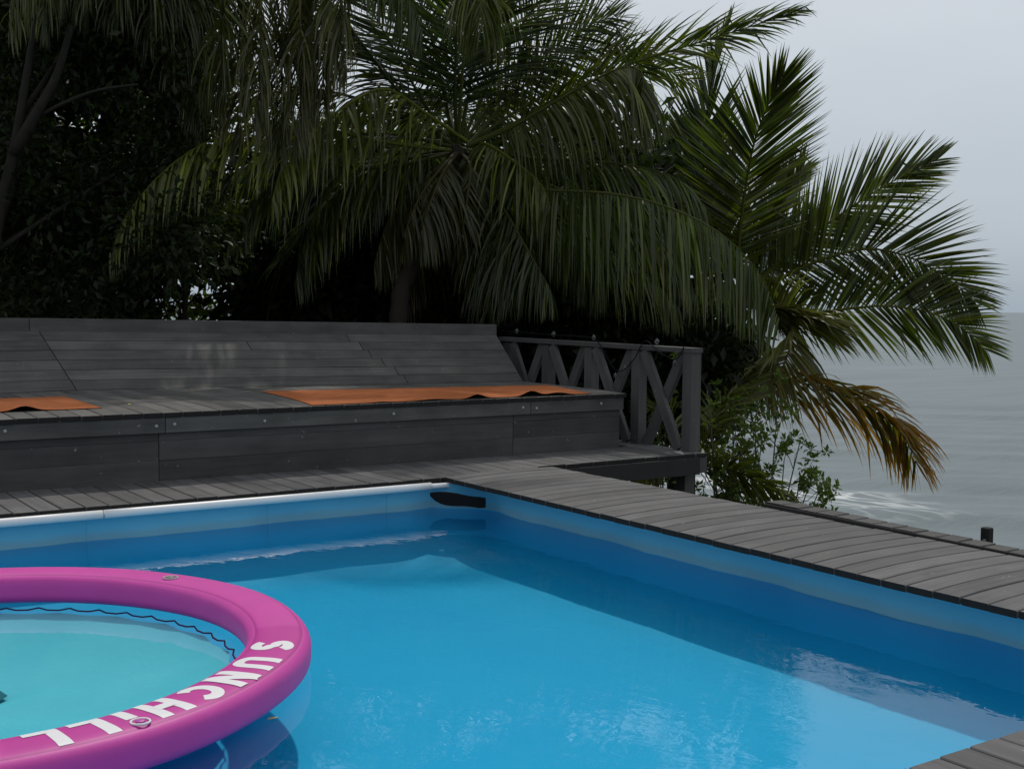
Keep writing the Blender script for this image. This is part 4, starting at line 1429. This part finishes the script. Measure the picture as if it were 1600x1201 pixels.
# ------------------------------------------------------------------ broad-leaved trees and shrubs
def leaves_mesh(name, pos, dirs, size, colr, org, seed=0, aspect=.42, fold=.25):
    """pos (n,3) leaf bases, dirs (n,3) leaf axes, size (n,)"""
    g = np.random.default_rng(seed)
    n = len(pos)
    d = dirs/np.linalg.norm(dirs, axis=1)[:, None]
    rv = g.normal(size=(n, 3))+np.array([0, 0, 1.2])
    w = np.cross(d, rv); w /= np.linalg.norm(w, axis=1)[:, None]
    nn = np.cross(w, d)
    s = size[:, None]
    A = pos
    tip = pos+d*s-nn*s*.12
    mid1 = pos+d*s*.55+w*s*aspect*.5+nn*s*fold*.4
    mid2 = pos+d*s*.55-w*s*aspect*.5+nn*s*fold*.4
    ctr_ = pos+d*s*.5
    V = np.stack([A, mid1, tip, mid2, ctr_], 1).reshape(-1, 3)-org
    b = (np.arange(n)*5)[:, None]
    F = np.concatenate([b+np.array([0, 4, 1]), b+np.array([1, 4, 2]), b+np.array([2, 4, 3]), b+np.array([3, 4, 0])])
    tint = np.repeat(colr, 5, 0)
    return mesh_np(name, V, F, [M['leaf']], tint=tint)

def cluster_leaves(centres, per, rad, size, cols, g):
    n = len(centres)*per
    c = np.repeat(centres, per, 0)
    off = g.normal(size=(n, 3))*rad
    d = off/np.linalg.norm(off, axis=1)[:, None]+g.normal(size=(n, 3))*.5+np.array([0, 0, -.25])
    mixr = g.random(n)[:, None]
    # each clump has its own shade of green
    cm = np.repeat(g.random(len(centres)), per)[:, None]
    colr = cols[0]*(1-mixr)+cols[1]*mixr
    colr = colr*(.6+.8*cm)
    return c+off, d, g.uniform(.6, 1.25, n)*size, colr

def branchy(trunk_pts, r0, targets, g, r1=.02):
    mb_list = []
    mb = MB()
    c, tot = resample(trunk_pts, 24)
    mb.tube(c, list(np.linspace(r0, r1, 24)), 9)
    for t in targets:
        i = g.integers(8, 23)
        a = c[i]
        mid = (a+t)/2+g.normal(size=3)*.15+np.array([0, 0, .1])
        mb.tube(catmull([a, mid, t], 7), list(np.linspace(max(r0*.28, .012), .005, 7)), 5)
    return mb

def tree(name, label, trunk_pts, r0, centres, per, rad, size, cols, seed, extra=None, cat='tree', group=None, ntar=7):
    g = np.random.default_rng(seed)
    base = np.array(trunk_pts[0])
    o = tag(empty(name, tuple(base)), label, cat, group)
    tg = centres[g.choice(len(centres), min(ntar, len(centres)), replace=False)]
    mb = branchy([np.array(p)-base for p in trunk_pts], r0, tg-base, g)
    for e_ in (extra or []):
        pts_, ra, rb_ = e_
        mb.tube(catmull([np.array(p)-base for p in pts_], 14), list(np.linspace(ra, rb_, 14)), 7)
    mb.build('trunk', M['bark'], o, smooth=True)
    pos, d, s, cr = cluster_leaves(centres, per, rad, size, cols, g)
    me = leaves_mesh('crown', pos, d, s, cr, base, seed)
    link('crown', me, o)
    return o

def px_cloud(n, x0, x1, y0, y1, d0, d1, g, holes=()):
    out_ = []
    while len(out_) < n:
        x, y, d = g.uniform(x0, x1), g.uniform(y0, y1), g.uniform(d0, d1)
        if any(((x-hx)/rx)**2+((y-hy)/ry)**2 < 1 for hx, hy, rx, ry in holes):
            continue
        out_.append(P(x, y, d))
    return np.array(out_)

g0 = np.random.default_rng(21)
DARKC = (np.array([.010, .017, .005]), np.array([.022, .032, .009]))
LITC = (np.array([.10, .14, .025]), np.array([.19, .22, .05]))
holesL = [(140, 178, 95, 70), (110, 215, 60, 55), (60, 210, 30, 40), (280, 465, 110, 70), (370, 315, 60, 26), (300, 430, 30, 34), (240, 330, 25, 18)]
# fork-trunked dark tree at far left
bt = gz(P(-25, 560, 11.9), -1.5)
tree('broadleaf_tree', 'dark broad-leaved tree with forked trunk left of the hanging palm fronds',
     [bt, P(-18, 480, 11.9), P(0, 330, 11.9), P(22, 235, 11.8), P(40, 130, 11.7), P(55, 30, 11.7), P(62, -80, 11.6)], .11,
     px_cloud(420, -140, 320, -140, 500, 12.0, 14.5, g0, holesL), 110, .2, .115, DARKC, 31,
     extra=[([P(20, 240, 11.8), P(60, 172, 11.7), P(90, 115, 11.7), P(112, 40, 11.6)], .06, .03),
            ([P(38, 195, 11.8), P(90, 166, 11.7), P(150, 142, 11.6), P(215, 132, 11.5)], .024, .01)])
# slim tree in the gap
bt = gz(P(288, 560, 14.2), -1.5)
tree('slim_tree', 'slim young tree silhouetted in the bright gap above the backrest',
     [bt, P(289, 500, 14.2), P(290, 430, 14.2), P(286, 350, 14.2), P(280, 250, 14.2)], .055,
     np.concatenate([px_cloud(40, 215, 375, 330, 420, 13.9, 14.8, g0, [(318, 455, 30, 25)]), px_cloud(25, 215, 330, 240, 340, 13.9, 14.8, g0)]), 34, .10, .12, DARKC, 32,
     extra=[([P(289, 482, 14.2), P(275, 470, 14.2), P(262, 458, 14.1)], .02, .008), ([P(290, 478, 14.2), P(302, 468, 14.2), P(312, 458, 14.1)], .02, .008)])
# sunlit background trees
bt = gz(P(110, 560, 19), -3.0)
tree('background_tree', 'sunlit yellow-green tree far behind the forked dark one',
     [bt, P(112, 400, 19), P(120, 260, 19), P(122, 150, 19)], .13,
     px_cloud(60, 20, 200, 190, 330, 18, 20, g0, [(140, 172, 75, 45)]), 45, .28, .17, LITC, 33,
     extra=[([P(118, 300, 19), P(105, 230, 19), P(98, 180, 19)], .05, .03), ([P(120, 240, 19), P(140, 190, 19), P(150, 150, 19)], .05, .03)])
bt = gz(P(240, 600, 17), -3.0)
tree('background_shrub', 'bright green sunlit bush peeping over the backrest behind the slim tree',
     [bt, P(245, 520, 17), P(255, 490, 17)], .05, px_cloud(30, 200, 345, 472, 510, 16.5, 18, g0, [(325, 468, 22, 14)]), 45, .16, .13, LITC, 34, cat='shrub')
# dense dark understory behind the bench
k = 0
labs = [(60, 'dark shrub behind the backrest under the fork-trunked tree'), (190, 'dark shrub behind the backrest between fork-trunked and slim trees'),
        (450, 'dark shrub behind the backrest right of the slim tree'), (540, 'dark shrub behind the backrest left of the leaning palm trunk'),
        (680, 'dark shrub behind the backrest right of the leaning palm trunk'), (820, 'dark shrub behind the far end of the railing'),
        (960, 'dark shrub behind the middle of the railing'), (1085, 'dark shrub behind the railing corner post')]
for xx, lb in labs:
    yb = 280 if 450 < xx < 1000 else 340
    dd0 = 15.2
    bt = gz(P(xx, 560, dd0+.6), -2.5)
    y1_ = 530 if xx < 750 else 640
    if xx > 1050: yb, y1_ = 520, 640
    tree('understory_shrub', lb, [bt, P(xx, 500, dd0+.6), P(xx+10, (yb+500)/2, dd0+.6)], .07,
         px_cloud(95, xx-85, xx+85 if xx < 1050 else xx+30, yb, y1_, dd0, dd0+1.8, g0, holesL+[(280, 460, 90, 55)]), 85, .22, .19,
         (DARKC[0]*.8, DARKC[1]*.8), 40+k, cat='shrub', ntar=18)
    k += 1
labs2 = [(30, 'deep shaded tree behind the fork-trunked one at the bench end'), (175, 'deep shaded tree between fork-trunked and slim trees'), (500, 'deep shaded tree behind the shrub left of the leaning palm trunk'), (620, 'deep shaded tree straight behind the leaning palm trunk'),
         (770, 'deep shaded tree behind the far end of the railing'), (930, 'deep shaded tree behind the railing under the long hanging frond')]
for xx, lb in labs2:
    bt = gz(P(xx, 560, 18.6), -3.5)
    tree('shade_tree', lb, [bt, P(xx, 450, 18.6), P(xx+10, 350, 18.6)], .12,
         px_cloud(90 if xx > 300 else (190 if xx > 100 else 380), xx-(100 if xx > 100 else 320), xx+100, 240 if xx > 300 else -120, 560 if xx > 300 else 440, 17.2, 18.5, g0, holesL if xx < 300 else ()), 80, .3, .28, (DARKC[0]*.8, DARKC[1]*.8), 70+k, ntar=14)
    k += 1
# twiggy seaside shrub beyond the railing
def twiggy(name, label, base, tips, seed, cols, size=.092, per=12):
    g = np.random.default_rng(seed)
    base = np.array(base)
    o = tag(empty(name, tuple(base)), label, 'shrub')
    mb = MB()
    pos, dr = [], []
    main = []
    for t in tips:
        c = catmull([base*0, (t-base)*.35+g.normal(size=3)*.12, (t-base)*.7+g.normal(size=3)*.12, t-base], 12)
        mb.tube(c, list(np.linspace(.022, .006, 12)), 5)
        main.append(c)
        for j in range(14):
            i = g.integers(4, 12)
            st_ = c[i]
            dirv = g.normal(size=3)*.75+np.array([.3*_r[0], .3*_r[1], .25]); dirv /= np.linalg.norm(dirv)
            ln_ = g.uniform(.2, .5)
            e1 = st_+dirv*ln_*.5+g.normal(size=3)*.04
            e2 = st_+dirv*ln_+np.array([0, 0, .06])
            mb.tube([st_, e1, e2], [.006, .004, .003], 4)
            for q in (e2, e1 if g.random() < .35 else e2+g.normal(size=3)*.05):
                for _ in range(per):
                    dv = g.normal(size=3)+np.array([0, 0, .5])
                    pos.append(q+base+dv*.012); dr.append(dv)
    mb.build('twigs', M['twig'], o, smooth=True)
    pos = np.array(pos); dr = np.array(dr)
    n = len(pos)
    mixr = g.random(n)[:, None]
    me = leaves_mesh('foliage', pos, dr, g.uniform(.6, 1.2, n)*size, cols[0]*(1-mixr)+cols[1]*mixr, base, seed, aspect=.45)
    link('foliage', me, o)
    return o
SHR = (np.array([.055, .085, .018]), np.array([.13, .17, .035]))
tips = [P(1110, 640, 13.6), P(1150, 670, 13.6), P(1190, 690, 13.7), P(1225, 720, 13.8), P(1250, 745, 13.7), P(1278, 770, 13.6), P(1265, 795, 13.5), P(1130, 700, 13.7), P(1170, 730, 13.9), P(1215, 640, 14.2), P(1105, 610, 14.0), P(1250, 690, 14.3), P(1180, 650, 14.0), P(1145, 625, 14.2), P(1200, 745, 13.6), P(1235, 785, 13.4), P(1160, 700, 13.5), P(1270, 740, 13.9), P(1120, 740, 13.5)]
bsh = gz(P(1120, 860, 14.0), -4.6)
twiggy('seaside_shrub', 'twiggy green seaside shrub with tufted leaves, sea behind, beyond the railing corner', bsh, tips, 61, SHR)
tips = [P(1000, 700, 14.6), P(1040, 660, 14.6), P(1030, 720, 14.4), P(1060, 690, 14.8), P(1100, 760, 14.2), P(1130, 780, 14.0)]
twiggy('seaside_shrub', 'smaller leafy shrub glimpsed between the railing braces', gz(P(1040, 860, 14.6), -5.0), tips, 62, SHR)
